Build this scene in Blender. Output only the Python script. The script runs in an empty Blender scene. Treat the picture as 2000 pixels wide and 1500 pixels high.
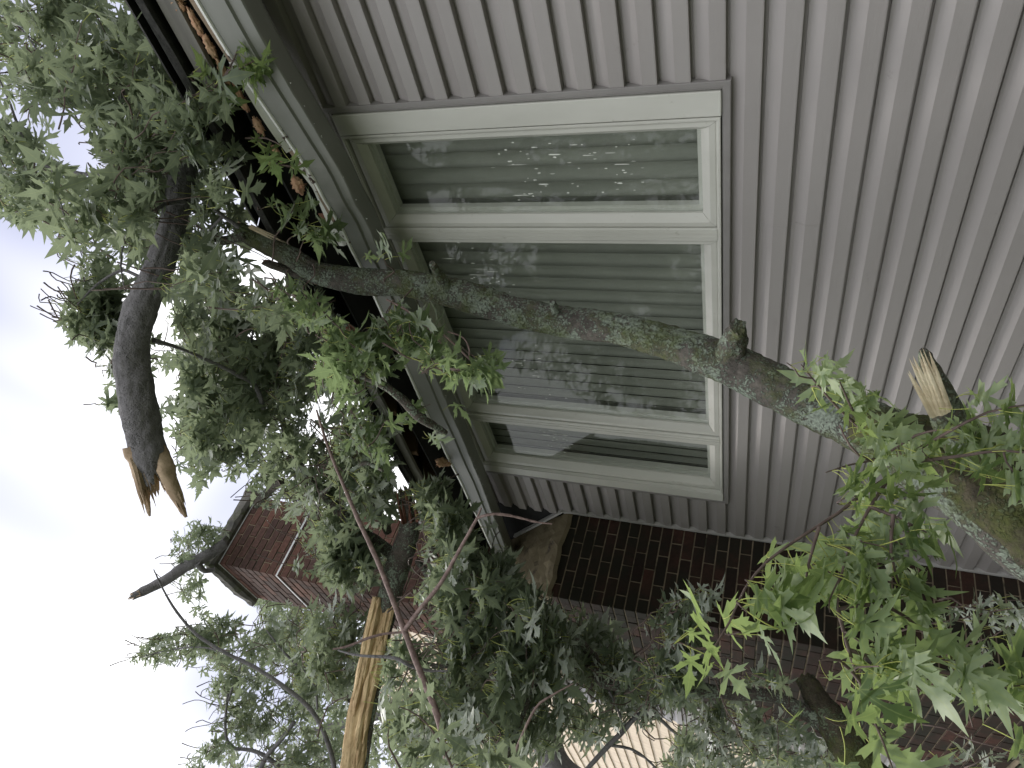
import bpy, math, random
import numpy as np
from mathutils import Vector, Matrix, noise
from mathutils.geometry import tessellate_polygon
random.seed(7); rng = np.random.default_rng(7)
S = bpy.context.scene
COL = S.collection
CZ = 1.6            # eye height above the ground

# ------------------------------------------------------------------ camera
WM = np.array([[-0.21704013, 0.28349997, -0.93408851],
               [-0.6531991, -0.75327633, -0.07684861],
               [-0.72541334, 0.59346654, 0.34867312]])   # rows: image right, image down, forward
FP = 1393.947
cam = bpy.data.cameras.new('camera'); camo = bpy.data.objects.new('camera', cam); COL.objects.link(camo)
cam.sensor_fit = 'HORIZONTAL'; cam.sensor_width = 36.0; cam.lens = FP / 2000 * 36
cam.clip_start = 0.05; cam.clip_end = 2000
r_, d_, f_ = WM
camo.matrix_world = Matrix(((r_[0], -d_[0], -f_[0], 0), (r_[1], -d_[1], -f_[1], 0), (r_[2], -d_[2], -f_[2], CZ), (0, 0, 0, 1)))
S.camera = camo

# ------------------------------------------------------------------ world and sun (overcast daylight)
SUN = Vector((-0.62, -0.31, 0.85)).normalized()
w = bpy.data.worlds.new('World'); S.world = w; w.use_nodes = True
nt = w.node_tree; nt.nodes.clear()
N = nt.nodes.new; L = nt.links.new
out = N('ShaderNodeOutputWorld'); bg = N('ShaderNodeBackground'); bg2 = N('ShaderNodeBackground'); addw = N('ShaderNodeMixShader')
sky = N('ShaderNodeTexSky'); sky.sky_type = 'NISHITA'; sky.sun_disc = False
sky.sun_elevation = math.asin(SUN.z); sky.sun_rotation = math.atan2(SUN.x, SUN.y)
L(sky.outputs[0], bg.inputs[0]); bg.inputs[1].default_value = 0.12
tc = N('ShaderNodeTexCoord')
nz = N('ShaderNodeTexNoise'); nz.inputs['Scale'].default_value = 2.3; nz.inputs['Detail'].default_value = 3; nz.inputs['Roughness'].default_value = 0.5
nz.inputs['Distortion'].default_value = 0.5
L(tc.outputs['Generated'], nz.inputs['Vector'])
dt = N('ShaderNodeVectorMath'); dt.operation = 'DOT_PRODUCT'; L(tc.outputs['Generated'], dt.inputs[0]); dt.inputs[1].default_value = (-0.80, 0.25, 0.55)
ma = N('ShaderNodeMath'); ma.operation = 'MULTIPLY_ADD'; L(dt.outputs['Value'], ma.inputs[0]); ma.inputs[1].default_value = 0.75; nz.inputs['Scale'].default_value = 1.7
m0 = N('ShaderNodeMath'); m0.operation = 'SUBTRACT'; L(nz.outputs[0], m0.inputs[0]); m0.inputs[1].default_value = 0.4; L(m0.outputs[0], ma.inputs[2])
cr = N('ShaderNodeValToRGB'); L(ma.outputs[0], cr.inputs[0])
e = cr.color_ramp.elements
e[0].position = 0.60; e[0].color = (0.80, 0.80, 0.80, 1)
e[1].position = 1.24 - 0.4; e[1].color = (1.05, 1.05, 1.04, 1)
for p_, c_ in ((0.64, (0.48, 0.485, 0.57)), (0.70, (0.40, 0.41, 0.51)), (0.77, (0.58, 0.585, 0.66))):
    k = e.new(p_); k.color = (*c_, 1)
L(cr.outputs[0], bg2.inputs[0]); bg2.inputs[1].default_value = 0.98
addw.inputs[0].default_value = 0.88
L(bg.outputs[0], addw.inputs[1]); L(bg2.outputs[0], addw.inputs[2]); L(addw.outputs[0], out.inputs[0])
sl = bpy.data.lights.new('sun', 'SUN'); sl.energy = 1.5; sl.angle = math.radians(14); sl.color = (1, 0.96, 0.9)
so = bpy.data.objects.new('sun', sl); COL.objects.link(so); so.rotation_euler = SUN.to_track_quat('Z', 'Y').to_euler(); so.location = (0, 0, 12)
vs = S.view_settings; vs.view_transform = 'Standard'; vs.look = 'None'; vs.gamma = 1; vs.use_curve_mapping = False
vs.exposure = 0.95
S.render.engine = 'CYCLES'

# ------------------------------------------------------------------ helpers
def ray(px, py): return np.array([px - 1000, py - 750, FP]) @ WM
def at(px, py, d):
    p = ray(px, py) / FP * d; return Vector((p[0], p[1], p[2] + CZ))
def aty(px, py, y):
    r = ray(px, py); p = r / r[1] * y; return Vector((p[0], p[1], p[2] + CZ))
def proj(p):
    q = WM @ np.array([p[0], p[1], p[2] - CZ]); z = q[2]
    if z < 0.05: return (-9999, -9999, z)
    return (1000 + FP * q[0] / z, 750 + FP * q[1] / z, z)
def lnk(o, parent=None):
    COL.objects.link(o)
    if parent is not None: o.parent = parent
    return o
def tag(o, label, cat, group=None, kind=None):
    if label: o['label'] = label
    if cat: o['category'] = cat
    if group: o['group'] = group
    if kind: o['kind'] = kind
    return o
def thing(name, label, cat, loc=(0, 0, 0), group=None):
    o = bpy.data.objects.new(name, None); o.location = loc; o.empty_display_size = 0.1; lnk(o)
    return tag(o, label, cat, group)
class MB:
    def __init__(s): s.v = []; s.f = []; s.m = []
    def add(s, vs, fs, mi=0):
        b = len(s.v); s.v += [tuple(v) for v in vs]; s.f += [tuple(b + i for i in f) for f in fs]; s.m += [mi] * len(fs)
    def box(s, x0, x1, y0, y1, z0, z1, mi=0, M=None):
        vs = [Vector((x, y, z)) for z in (z0, z1) for y in (y0, y1) for x in (x0, x1)]
        if M is not None: vs = [M @ v for v in vs]
        s.add(vs, [(0, 2, 3, 1), (4, 5, 7, 6), (0, 1, 5, 4), (2, 6, 7, 3), (0, 4, 6, 2), (1, 3, 7, 5)], mi)
    def bbox(s, x0, x1, y0, y1, z0, z1, b=0.002, M=None, mi=0):
        # box with chamfered edges
        vs = []
        for (sx, sy, sz) in [(i, j, k) for k in (0, 1) for j in (0, 1) for i in (0, 1)]:
            X, Y, Z = (x0, x1)[sx], (y0, y1)[sy], (z0, z1)[sz]
            dx, dy, dz = (b, -b)[sx], (b, -b)[sy], (b, -b)[sz]
            vs += [(X, Y + dy, Z + dz), (X + dx, Y, Z + dz), (X + dx, Y + dy, Z)]
        def c(i, j, k, a): return ((k * 2 + j) * 2 + i) * 3 + a
        fs = []
        fs.append((c(0,0,0,0), c(0,0,1,0), c(0,1,1,0), c(0,1,0,0))); fs.append((c(1,0,0,0), c(1,1,0,0), c(1,1,1,0), c(1,0,1,0)))
        fs.append((c(0,0,0,1), c(1,0,0,1), c(1,0,1,1), c(0,0,1,1))); fs.append((c(0,1,0,1), c(0,1,1,1), c(1,1,1,1), c(1,1,0,1)))
        fs.append((c(0,0,0,2), c(0,1,0,2), c(1,1,0,2), c(1,0,0,2))); fs.append((c(0,0,1,2), c(1,0,1,2), c(1,1,1,2), c(0,1,1,2)))
        for j in (0, 1):
            for k2 in (0, 1):
                fs.append((c(0,j,k2,1), c(1,j,k2,1), c(1,j,k2,2), c(0,j,k2,2)))
        for i in (0, 1):
            for k2 in (0, 1):
                fs.append((c(i,0,k2,0), c(i,1,k2,0), c(i,1,k2,2), c(i,0,k2,2)))
            for j in (0, 1):
                fs.append((c(i,j,0,0), c(i,j,1,0), c(i,j,1,1), c(i,j,0,1)))
        for i in (0, 1):
            for j in (0, 1):
                for k2 in (0, 1): fs.append((c(i,j,k2,0), c(i,j,k2,1), c(i,j,k2,2)))
        vs = [Vector(v) for v in vs]
        if M is not None: vs = [M @ v for v in vs]
        s.add(vs, fs, mi)
    def prism(s, prof, x0, x1, mi=0, cap=True, closed=False):
        # profile of (y,z) extruded along x
        n = len(prof); vs = [(x0, y, z) for y, z in prof] + [(x1, y, z) for y, z in prof]
        fs = [(i, i + 1, n + i + 1, n + i) for i in range(n - 1)]
        if closed: fs.append((n - 1, 0, n, 2 * n - 1))
        if cap: fs += [tuple(range(n - 1, -1, -1)), tuple(range(n, 2 * n))]
        s.add(vs, fs, mi)
    def build(s, name, mat, parent=None, smooth=False, base=None):
        me = bpy.data.meshes.new(name)
        b = Vector(base) if base is not None else (Vector(parent.location) if parent is not None and parent.parent is None else Vector((0, 0, 0)))
        if parent is not None and parent.parent is not None: b = Vector(parent.parent.location)
        vv = [(v[0] - b.x, v[1] - b.y, v[2] - b.z) for v in s.v] if b.length > 0 else s.v
        me.from_pydata(vv, [], s.f)
        for m in (mat if isinstance(mat, (list, tuple)) else [mat]): me.materials.append(m)
        if any(s.m): me.polygons.foreach_set('material_index', s.m)
        if smooth: me.polygons.foreach_set('use_smooth', [True] * len(me.polygons))
        me.update(); me.validate()
        o = bpy.data.objects.new(name, me); lnk(o, parent)
        return o

def catmull(pts, vals, step=0.03):
    P = [Vector(p) for p in pts]; out_p = []; out_v = []
    for i in range(len(P) - 1):
        p0 = P[max(i - 1, 0)]; p1 = P[i]; p2 = P[i + 1]; p3 = P[min(i + 2, len(P) - 1)]
        n = max(2, int((p2 - p1).length / step))
        for j in range(n):
            t = j / n; t2 = t * t; t3 = t2 * t
            out_p.append(0.5 * ((2 * p1) + (p2 - p0) * t + (2 * p0 - 5 * p1 + 4 * p2 - p3) * t2 + (-p0 + 3 * p1 - 3 * p2 + p3) * t3))
            out_v.append(vals[i] * (1 - t) + vals[i + 1] * t)
    out_p.append(P[-1]); out_v.append(vals[-1])
    return out_p, out_v
def tube(mb, pts, rad, n=8, step=0.03, rough=0.0, freq=20, furrow=0.0, jag0=0.0, jag1=0.0, mi=0, cap_mi=None, wob=0.0):
    P, R = catmull(pts, rad, step)
    m = len(P)
    T = [(P[min(i + 1, m - 1)] - P[max(i - 1, 0)]).normalized() for i in range(m)]
    u = T[0].orthogonal().normalized(); rings = []
    vs = []; seed = rng.random() * 50
    for i in range(m):
        u = (u - T[i] * u.dot(T[i])).normalized(); v = T[i].cross(u)
        for j in range(n):
            a = 2 * math.pi * j / n
            dr = u * math.cos(a) + v * math.sin(a)
            r = R[i]
            if rough or furrow or wob:
                q = P[i] + dr * r
                if wob: r *= 1 + wob * noise.noise(Vector((math.cos(a) * 0.8, math.sin(a) * 0.8, i * step * 7 + seed)))
                if rough: r += rough * noise.fractal(q * freq, 0.8, 2.0, 4)
                if furrow:
                    fz = noise.noise(Vector((math.cos(a) * 3.2, math.sin(a) * 3.2, i * step * 3 + seed)))
                    r -= furrow * max(0.0, 1 - abs(fz) * 9) 
            p = P[i] + dr * r
            if i == 0 and jag0: p -= T[0] * jag0 * rng.random()
            if i == m - 1 and jag1: p += T[-1] * jag1 * (rng.random() ** 2)
            vs.append(p)
    fs = []
    for i in range(m - 1):
        for j in range(n):
            a = i * n + j; b = i * n + (j + 1) % n
            fs.append((a, b, b + n, a + n))
    mb.add(vs, fs, mi)
    cm = mi if cap_mi is None else cap_mi
    for (ring, c, t, s) in ((0, P[0], T[0], 1), (m - 1, P[-1], T[-1], -1)):
        vv = [vs[ring * n + j] for j in range(n)] + [c + t * s * R[ring] * (0.25 if cap_mi is not None else 0.05)]
        mb.add(vv, [((j, (j + 1) % n, n) if s == -1 else ((j + 1) % n, j, n)) for j in range(n)], cm)
    return P, R, T

# ------------------------------------------------------------------ materials
def mat(name, rough=0.7, spec=0.3):
    m = bpy.data.materials.new(name); m.use_nodes = True
    t = m.node_tree; b = t.nodes['Principled BSDF']; b.inputs['Roughness'].default_value = rough; b.inputs['Specular IOR Level'].default_value = spec
    return m, t, b
def nd(t, typ, **kw):
    n = t.nodes.new(typ)
    for k, v in kw.items():
        if k in n.inputs: n.inputs[k].default_value = v
        else: setattr(n, k, v)
    return n
def ramp(t, src, stops):
    r = t.nodes.new('ShaderNodeValToRGB'); t.links.new(src, r.inputs[0]); e = r.color_ramp.elements
    e[0].position = stops[0][0]; e[0].color = (*stops[0][1], 1); e[1].position = stops[-1][0]; e[1].color = (*stops[-1][1], 1)
    for p, c in stops[1:-1]: k = e.new(p); k.color = (*c, 1)
    return r
def noisy(name, c0, c1, scale=8, rough=0.7, bump=0.2, bscale=60, stretch=(1, 1, 1), spec=0.3, detail=6, dirt=None, bdist=0.004):
    m, t, b = mat(name, rough, spec)
    g = nd(t, 'ShaderNodeNewGeometry'); mp = nd(t, 'ShaderNodeVectorMath', operation='MULTIPLY'); t.links.new(g.outputs['Position'], mp.inputs[0]); mp.inputs[1].default_value = stretch
    n1 = nd(t, 'ShaderNodeTexNoise', Scale=scale, Detail=detail, Roughness=0.6); t.links.new(mp.outputs[0], n1.inputs['Vector'])
    r = ramp(t, n1.outputs[0], [(0.3, c0), (0.7, c1)])
    col = r.outputs[0]
    if dirt:
        n3 = nd(t, 'ShaderNodeTexNoise', Scale=dirt[1], Detail=8.0, Roughness=0.7); t.links.new(g.outputs['Position'], n3.inputs['Vector'])
        r3 = ramp(t, n3.outputs[0], [(dirt[2], (0, 0, 0)), (dirt[2] + 0.12, (1, 1, 1))])
        mx = nd(t, 'ShaderNodeMix', data_type='RGBA'); t.links.new(r3.outputs[0], mx.inputs[0]); t.links.new(col, mx.inputs[6]); mx.inputs[7].default_value = (*dirt[0], 1); col = mx.outputs[2]
    t.links.new(col, b.inputs['Base Color'])
    if bump:
        n2 = nd(t, 'ShaderNodeTexNoise', Scale=bscale, Detail=5.0, Roughness=0.65); t.links.new(mp.outputs[0], n2.inputs['Vector'])
        bp = nd(t, 'ShaderNodeBump', Strength=bump, Distance=bdist); t.links.new(n2.outputs[0], bp.inputs['Height']); t.links.new(bp.outputs[0], b.inputs['Normal'])
    return m
M_SIDE = noisy('vinyl_siding', (0.320, 0.296, 0.289), (0.370, 0.346, 0.339), 3, 0.38, 0.5, 220, (0.12, 1, 1), 0.5, dirt=((0.20, 0.185, 0.17), 6, 0.66), bdist=0.0015)
M_TRIM = noisy('window_trim_paint', (0.56, 0.555, 0.51), (0.64, 0.635, 0.59), 5, 0.38, 0.1, 150, (1, 1, 0.4), 0.4, dirt=((0.36, 0.35, 0.29), 22, 0.64), bdist=0.001)
M_JCH = noisy('channel_vinyl', (0.25, 0.235, 0.23), (0.29, 0.275, 0.27), 6, 0.4, 0.05)
M_GUT_SHADED = noisy('shaded_gutter_aluminium', (0.17, 0.175, 0.155), (0.23, 0.235, 0.21), 4, 0.42, 0.08, 40, (0.2, 1, 1), 0.4, dirt=((0.17, 0.19, 0.14), 14, 0.63))  # gutter darkened: the shade on its face is put into the colour
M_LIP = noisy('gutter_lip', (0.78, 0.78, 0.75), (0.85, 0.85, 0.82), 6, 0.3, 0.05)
M_GAP = noisy('dark_gap', (0.02, 0.02, 0.02), (0.03, 0.03, 0.03), 10, 0.9, 0)  # near-black stands in for shade behind the siding and under the eave
M_BOARD = noisy('weathered_board', (0.20, 0.15, 0.11), (0.38, 0.30, 0.22), 5, 0.8, 0.5, 60, (0.15, 3, 3), 0.2)
M_GBOARD = noisy('grey_board', (0.17, 0.165, 0.15), (0.27, 0.26, 0.235), 5, 0.8, 0.4, 60, (0.15, 3, 3), 0.2)
M_RAFT = noisy('rafter_wood', (0.16, 0.10, 0.06), (0.26, 0.17, 0.10), 6, 0.85, 0.3, 60, (1, .2, .2))
M_SHIN = noisy('asphalt_shingle', (0.035, 0.035, 0.035), (0.08, 0.078, 0.075), 60, 0.9, 0.6, 300)
M_INS = noisy('insulation', (0.50, 0.26, 0.17), (0.62, 0.44, 0.28), 30, 0.95, 0.9, 120)
M_MORT = noisy('mortar', (0.15, 0.12, 0.085), (0.30, 0.24, 0.17), 12, 0.95, 0.5, 150, dirt=((0.05, 0.05, 0.035), 4, 0.53))
M_WASH = noisy('mortar_wash', (0.11, 0.09, 0.055), (0.21, 0.175, 0.11), 5, 0.95, 0.6, 60, dirt=((0.045, 0.035, 0.03), 7, 0.55))
M_STRAP = noisy('painted_strap', (0.55, 0.56, 0.58), (0.75, 0.76, 0.78), 9, 0.4, 0.1)
M_CREAM = noisy('cream_siding', (0.62, 0.50, 0.38), (0.80, 0.68, 0.54), 5, 0.6, 0.2, 60, (1, 1, .3))
M_WHITE = noisy('white_paint', (0.70, 0.70, 0.68), (0.78, 0.78, 0.76), 5, 0.5, 0.05)
M_RAW = noisy('raw_wood', (0.62, 0.49, 0.33), (0.86, 0.76, 0.58), 8, 0.7, 0.8, 55, (1.5, 1.5, 0.25), 0.2, bdist=0.006)
M_RAWD = noisy('old_heartwood', (0.26, 0.18, 0.12), (0.56, 0.43, 0.30), 7, 0.75, 0.8, 50, (1.2, 1.2, 0.25), 0.2, bdist=0.008)
M_RED = noisy('red_cedar_wood', (0.15, 0.07, 0.05), (0.27, 0.13, 0.09), 8, 0.8, 0.5, 80, (1, 1, 0.2))
M_GRASS = noisy('lawn', (0.035, 0.045, 0.025), (0.085, 0.095, 0.055), 3, 0.95, 0.8, 60)
M_BLIND = noisy('blind_fabric', (0.33, 0.345, 0.32), (0.40, 0.415, 0.385), 3, 0.65, 0.05)
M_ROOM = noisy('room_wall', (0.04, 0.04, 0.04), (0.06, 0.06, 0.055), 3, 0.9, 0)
M_TWIG = noisy('twig_bark', (0.07, 0.05, 0.045), (0.16, 0.12, 0.105), 30, 0.8, 0.4, 120)
M_DTWIG = noisy('dead_twig_bark', (0.12, 0.08, 0.075), (0.30, 0.22, 0.20), 60, 0.8, 0.6, 160)

# brick: colour from a per-piece random number
def brickmat(name, dark):
    m, t, b = mat(name, 0.9, 0.15)
    oi = nd(t, 'ShaderNodeObjectInfo'); at_ = nd(t, 'ShaderNodeAttribute', attribute_name='tone')
    ad = nd(t, 'ShaderNodeMath', operation='ADD'); t.links.new(oi.outputs['Random'], ad.inputs[0]); t.links.new(at_.outputs['Fac'], ad.inputs[1])
    fr = nd(t, 'ShaderNodeMath', operation='FRACT'); t.links.new(ad.outputs[0], fr.inputs[0])
    g = nd(t, 'ShaderNodeNewGeometry'); n1 = nd(t, 'ShaderNodeTexNoise', Scale=35.0, Detail=8.0, Roughness=0.7); t.links.new(g.outputs['Position'], n1.inputs['Vector'])
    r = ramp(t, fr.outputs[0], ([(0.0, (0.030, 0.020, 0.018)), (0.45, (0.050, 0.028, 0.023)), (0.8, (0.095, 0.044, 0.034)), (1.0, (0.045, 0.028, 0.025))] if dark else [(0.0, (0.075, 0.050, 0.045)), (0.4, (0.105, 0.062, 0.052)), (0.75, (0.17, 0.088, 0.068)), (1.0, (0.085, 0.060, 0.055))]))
    mx = nd(t, 'ShaderNodeMix', data_type='RGBA'); mx.blend_type = 'MULTIPLY'; mx.inputs[0].default_value = 1
    r2 = ramp(t, n1.outputs[0], [(0.3, (0.55, 0.55, 0.55)), (0.7, (1.15, 1.1, 1.1))]); t.links.new(r.outputs[0], mx.inputs[6]); t.links.new(r2.outputs[0], mx.inputs[7])
    n3 = nd(t, 'ShaderNodeTexNoise', Scale=2.6, Detail=6.0, Roughness=0.65); t.links.new(g.outputs['Position'], n3.inputs['Vector'])
    r3 = ramp(t, n3.outputs[0], [(0.36 if dark else 0.6, (0, 0, 0)), (0.56 if dark else 0.85, (0.85, 0.85, 0.85))])
    m2 = nd(t, 'ShaderNodeMix', data_type='RGBA'); t.links.new(r3.outputs[0], m2.inputs[0]); t.links.new(mx.outputs[2], m2.inputs[6]); m2.inputs[7].default_value = (0.022, 0.023, 0.017, 1)
    t.links.new(m2.outputs[2], b.inputs['Base Color'])
    bp = nd(t, 'ShaderNodeBump', Strength=0.6, Distance=0.003); t.links.new(n1.outputs[0], bp.inputs['Height']); t.links.new(bp.outputs[0], b.inputs['Normal'])
    return m
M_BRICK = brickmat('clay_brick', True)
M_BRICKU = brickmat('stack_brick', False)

def barkmat(name, base0, base1, lichen, amt, moss=None, stretch=(1, 1, 1)):
    m, t, b = mat(name, 0.9, 0.15)
    g = nd(t, 'ShaderNodeNewGeometry')
    n1 = nd(t, 'ShaderNodeTexNoise', Scale=26.0, Detail=10.0, Roughness=0.72); t.links.new(g.outputs['Position'], n1.inputs['Vector'])
    r1 = ramp(t, n1.outputs[0], [(0.3, base0), (0.68, base1)])
    v = nd(t, 'ShaderNodeTexVoronoi', Scale=95.0); v.feature = 'F1'
    wv = nd(t, 'ShaderNodeVectorMath', operation='MULTIPLY_ADD'); n0 = nd(t, 'ShaderNodeTexNoise', Scale=40.0, Detail=4.0); t.links.new(g.outputs['Position'], n0.inputs['Vector'])
    t.links.new(n0.outputs['Color'], wv.inputs[0]); wv.inputs[1].default_value = (0.03, 0.03, 0.03); t.links.new(g.outputs['Position'], wv.inputs[2]); t.links.new(wv.outputs[0], v.inputs['Vector'])
    n2 = nd(t, 'ShaderNodeTexNoise', Scale=9.0, Detail=9.0, Roughness=0.7); t.links.new(g.outputs['Position'], n2.inputs['Vector'])
    sb = nd(t, 'ShaderNodeMath', operation='MULTIPLY_ADD'); t.links.new(v.outputs['Distance'], sb.inputs[0]); sb.inputs[1].default_value = -0.35; t.links.new(n2.outputs[0], sb.inputs[2])
    r2 = ramp(t, sb.outputs[0], [(0.42 - amt * 0.22, (0, 0, 0)), (0.50 - amt * 0.22, (1, 1, 1))])
    mx = nd(t, 'ShaderNodeMix', data_type='RGBA'); t.links.new(r2.outputs[0], mx.inputs[0]); t.links.new(r1.outputs[0], mx.inputs[6])
    n5 = nd(t, 'ShaderNodeTexNoise', Scale=120.0, Detail=4.0); t.links.new(g.outputs['Position'], n5.inputs['Vector'])
    rl = ramp(t, n5.outputs[0], [(0.35, tuple(c * 0.55 for c in lichen)), (0.65, tuple(c * 1.15 for c in lichen))])
    t.links.new(rl.outputs[0], mx.inputs[7]); col = mx.outputs[2]
    if moss:
        n3 = nd(t, 'ShaderNodeTexNoise', Scale=3.5, Detail=8.0, Roughness=0.75); t.links.new(g.outputs['Position'], n3.inputs['Vector'])
        r3 = ramp(t, n3.outputs[0], [(0.47, (0, 0, 0)), (0.6, (0.8, 0.8, 0.8))])
        m3 = nd(t, 'ShaderNodeMix', data_type='RGBA'); t.links.new(r3.outputs[0], m3.inputs[0]); t.links.new(col, m3.inputs[6]); m3.inputs[7].default_value = (*moss, 1); col = m3.outputs[2]
    t.links.new(col, b.inputs['Base Color'])
    ad = nd(t, 'ShaderNodeMath', operation='ADD'); t.links.new(n1.outputs[0], ad.inputs[0]); t.links.new(r2.outputs[0], ad.inputs[1])
    a2 = nd(t, 'ShaderNodeMath', operation='ADD'); t.links.new(ad.outputs[0], a2.inputs[0]); t.links.new(n5.outputs[0], a2.inputs[1])
    bp = nd(t, 'ShaderNodeBump', Strength=0.9, Distance=0.006); t.links.new(a2.outputs[0], bp.inputs['Height']); t.links.new(bp.outputs[0], b.inputs['Normal'])
    return m
M_LICH = barkmat('lichen_bark', (0.050, 0.045, 0.041), (0.15, 0.135, 0.12), (0.22, 0.255, 0.21), 0.72, (0.10, 0.12, 0.045))
M_MOSSB = barkmat('mossy_bark', (0.025, 0.022, 0.018), (0.10, 0.085, 0.06), (0.13, 0.155, 0.10), 0.30, (0.085, 0.10, 0.03))
M_BARK = barkmat('grey_bark', (0.12, 0.115, 0.12), (0.25, 0.24, 0.25), (0.22, 0.22, 0.22), 0.02)  # grey bark, paled further: a veil of glare is put into the colour
M_BARKG = barkmat('green_grey_bark', (0.05, 0.045, 0.04), (0.14, 0.12, 0.105), (0.24, 0.28, 0.22), 0.5)

def leafmat(name, top0, top1, und0, und1, trans):
    m, t, b = mat(name, 0.45, 0.35)
    oi = nd(t, 'ShaderNodeObjectInfo'); at_ = nd(t, 'ShaderNodeAttribute', attribute_name='tone')
    ad = nd(t, 'ShaderNodeMath', operation='ADD'); t.links.new(oi.outputs['Random'], ad.inputs[0]); t.links.new(at_.outputs['Fac'], ad.inputs[1])
    fr = nd(t, 'ShaderNodeMath', operation='FRACT'); t.links.new(ad.outputs[0], fr.inputs[0])
    rt = ramp(t, fr.outputs[0], [(0.0, top0), (0.8, top1), (1.0, tuple(c * 1.5 for c in top1))]); ru = ramp(t, fr.outputs[0], [(0.0, und0), (1.0, und1)])
    g = nd(t, 'ShaderNodeNewGeometry')
    mx = nd(t, 'ShaderNodeMix', data_type='RGBA'); t.links.new(g.outputs['Backfacing'], mx.inputs[0]); t.links.new(rt.outputs[0], mx.inputs[6]); t.links.new(ru.outputs[0], mx.inputs[7])
    # veins from the leaf's own flat coordinates
    uv = nd(t, 'ShaderNodeUVMap', uv_map='UVMap'); sx = nd(t, 'ShaderNodeSeparateXYZ'); t.links.new(uv.outputs[0], sx.inputs[0])
    au = nd(t, 'ShaderNodeMath', operation='ABSOLUTE'); t.links.new(sx.outputs[0], au.inputs[0])
    last = None
    for a in (0.0, 0.93, 1.72):
        # distance from the line through the base at angle a
        m1 = nd(t, 'ShaderNodeMath', operation='MULTIPLY'); t.links.new(au.outputs[0], m1.inputs[0]); m1.inputs[1].default_value = math.cos(a)
        m2 = nd(t, 'ShaderNodeMath', operation='MULTIPLY_ADD'); t.links.new(sx.outputs[1], m2.inputs[0]); m2.inputs[1].default_value = -math.sin(a); t.links.new(m1.outputs[0], m2.inputs[2])
        m3 = nd(t, 'ShaderNodeMath', operation='ABSOLUTE'); t.links.new(m2.outputs[0], m3.inputs[0])
        if last is None: last = m3
        else:
            mn = nd(t, 'ShaderNodeMath', operation='MINIMUM'); t.links.new(last.outputs[0], mn.inputs[0]); t.links.new(m3.outputs[0], mn.inputs[1]); last = mn
    rv = ramp(t, last.outputs[0], [(0.004, (1, 1, 1)), (0.016, (0, 0, 0))])
    vf = nd(t, 'ShaderNodeMath', operation='MULTIPLY'); t.links.new(rv.outputs[0], vf.inputs[0]); vf.inputs[1].default_value = 0.55
    mv = nd(t, 'ShaderNodeMix', data_type='RGBA'); t.links.new(vf.outputs[0], mv.inputs[0]); t.links.new(mx.outputs[2], mv.inputs[6]); mv.inputs[7].default_value = (0.30, 0.36, 0.14, 1)
    n1 = nd(t, 'ShaderNodeTexNoise', Scale=45.0, Detail=5.0); t.links.new(g.outputs['Position'], n1.inputs['Vector'])
    rn = ramp(t, n1.outputs[0], [(0.3, (0.75, 0.78, 0.75)), (0.7, (1.2, 1.15, 1.1))])
    mm = nd(t, 'ShaderNodeMix', data_type='RGBA'); mm.blend_type = 'MULTIPLY'; mm.inputs[0].default_value = 1; t.links.new(mv.outputs[2], mm.inputs[6]); t.links.new(rn.outputs[0], mm.inputs[7])
    t.links.new(mm.outputs[2], b.inputs['Base Color'])
    tr = nd(t, 'ShaderNodeBsdfTranslucent'); tr.inputs[0].default_value = (*trans, 1)
    ms = nd(t, 'ShaderNodeMixShader'); ms.inputs[0].default_value = 0.42
    t.links.new(b.outputs[0], ms.inputs[1]); t.links.new(tr.outputs[0], ms.inputs[2])
    t.links.new(ms.outputs[0], t.nodes['Material Output'].inputs[0])
    bp = nd(t, 'ShaderNodeBump', Strength=0.4, Distance=0.002); t.links.new(last.outputs[0], bp.inputs['Height']); t.links.new(bp.outputs[0], b.inputs['Normal'])
    return m
M_LEAF = leafmat('maple_leaf', (0.078, 0.108, 0.078), (0.130, 0.165, 0.120), (0.36, 0.40, 0.37), (0.50, 0.54, 0.50), (0.32, 0.38, 0.23))
M_LEAFY = leafmat('bright_maple_leaf', (0.058, 0.100, 0.045), (0.10, 0.155, 0.065), (0.23, 0.30, 0.18), (0.34, 0.41, 0.27), (0.38, 0.50, 0.17))
M_LEAFG = leafmat('gutter_maple_leaf', (0.062, 0.098, 0.052), (0.105, 0.150, 0.075), (0.28, 0.34, 0.26), (0.40, 0.45, 0.38), (0.30, 0.40, 0.18))
def plain(name, c, r=0.6):
    m, t, b = mat(name, r); b.inputs['Base Color'].default_value = (*c, 1); return m
M_PET = plain('petiole', (0.42, 0.46, 0.13)); 

# ------------------------------------------------------------------ setting
g = MB(); n = 40
for i in range(n + 1):
    for j in range(n + 1):
        x = (i / n * 2 - 1); y = (j / n * 2 - 1); x = x * abs(x) * 300; y = y * abs(y) * 300
        g.v.append((x, y, 0.05 * noise.noise(Vector((x * .3, y * .3, 0))) - 0.03))
for i in range(n):
    for j in range(n): g.f.append((i * (n + 1) + j, (i + 1) * (n + 1) + j, (i + 1) * (n + 1) + j + 1, i * (n + 1) + j + 1)); g.m.append(0)
go = g.build('ground', M_GRASS); go['kind'] = 'structure'

# ------------------------------------------------------------------ the house
D = 2.40
house = thing('house', 'grey vinyl sided house wall with a torn open eave and white framed triple window', 'house', (0, 0, 0))
EX = 0.1140
def zk(k): return CZ + 0.2419 + EX * k
WX0, WX1 = -3.868, -1.218     # outside of the window channel
WZ0, WZ1 = CZ + 0.224, CZ + 1.838
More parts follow.
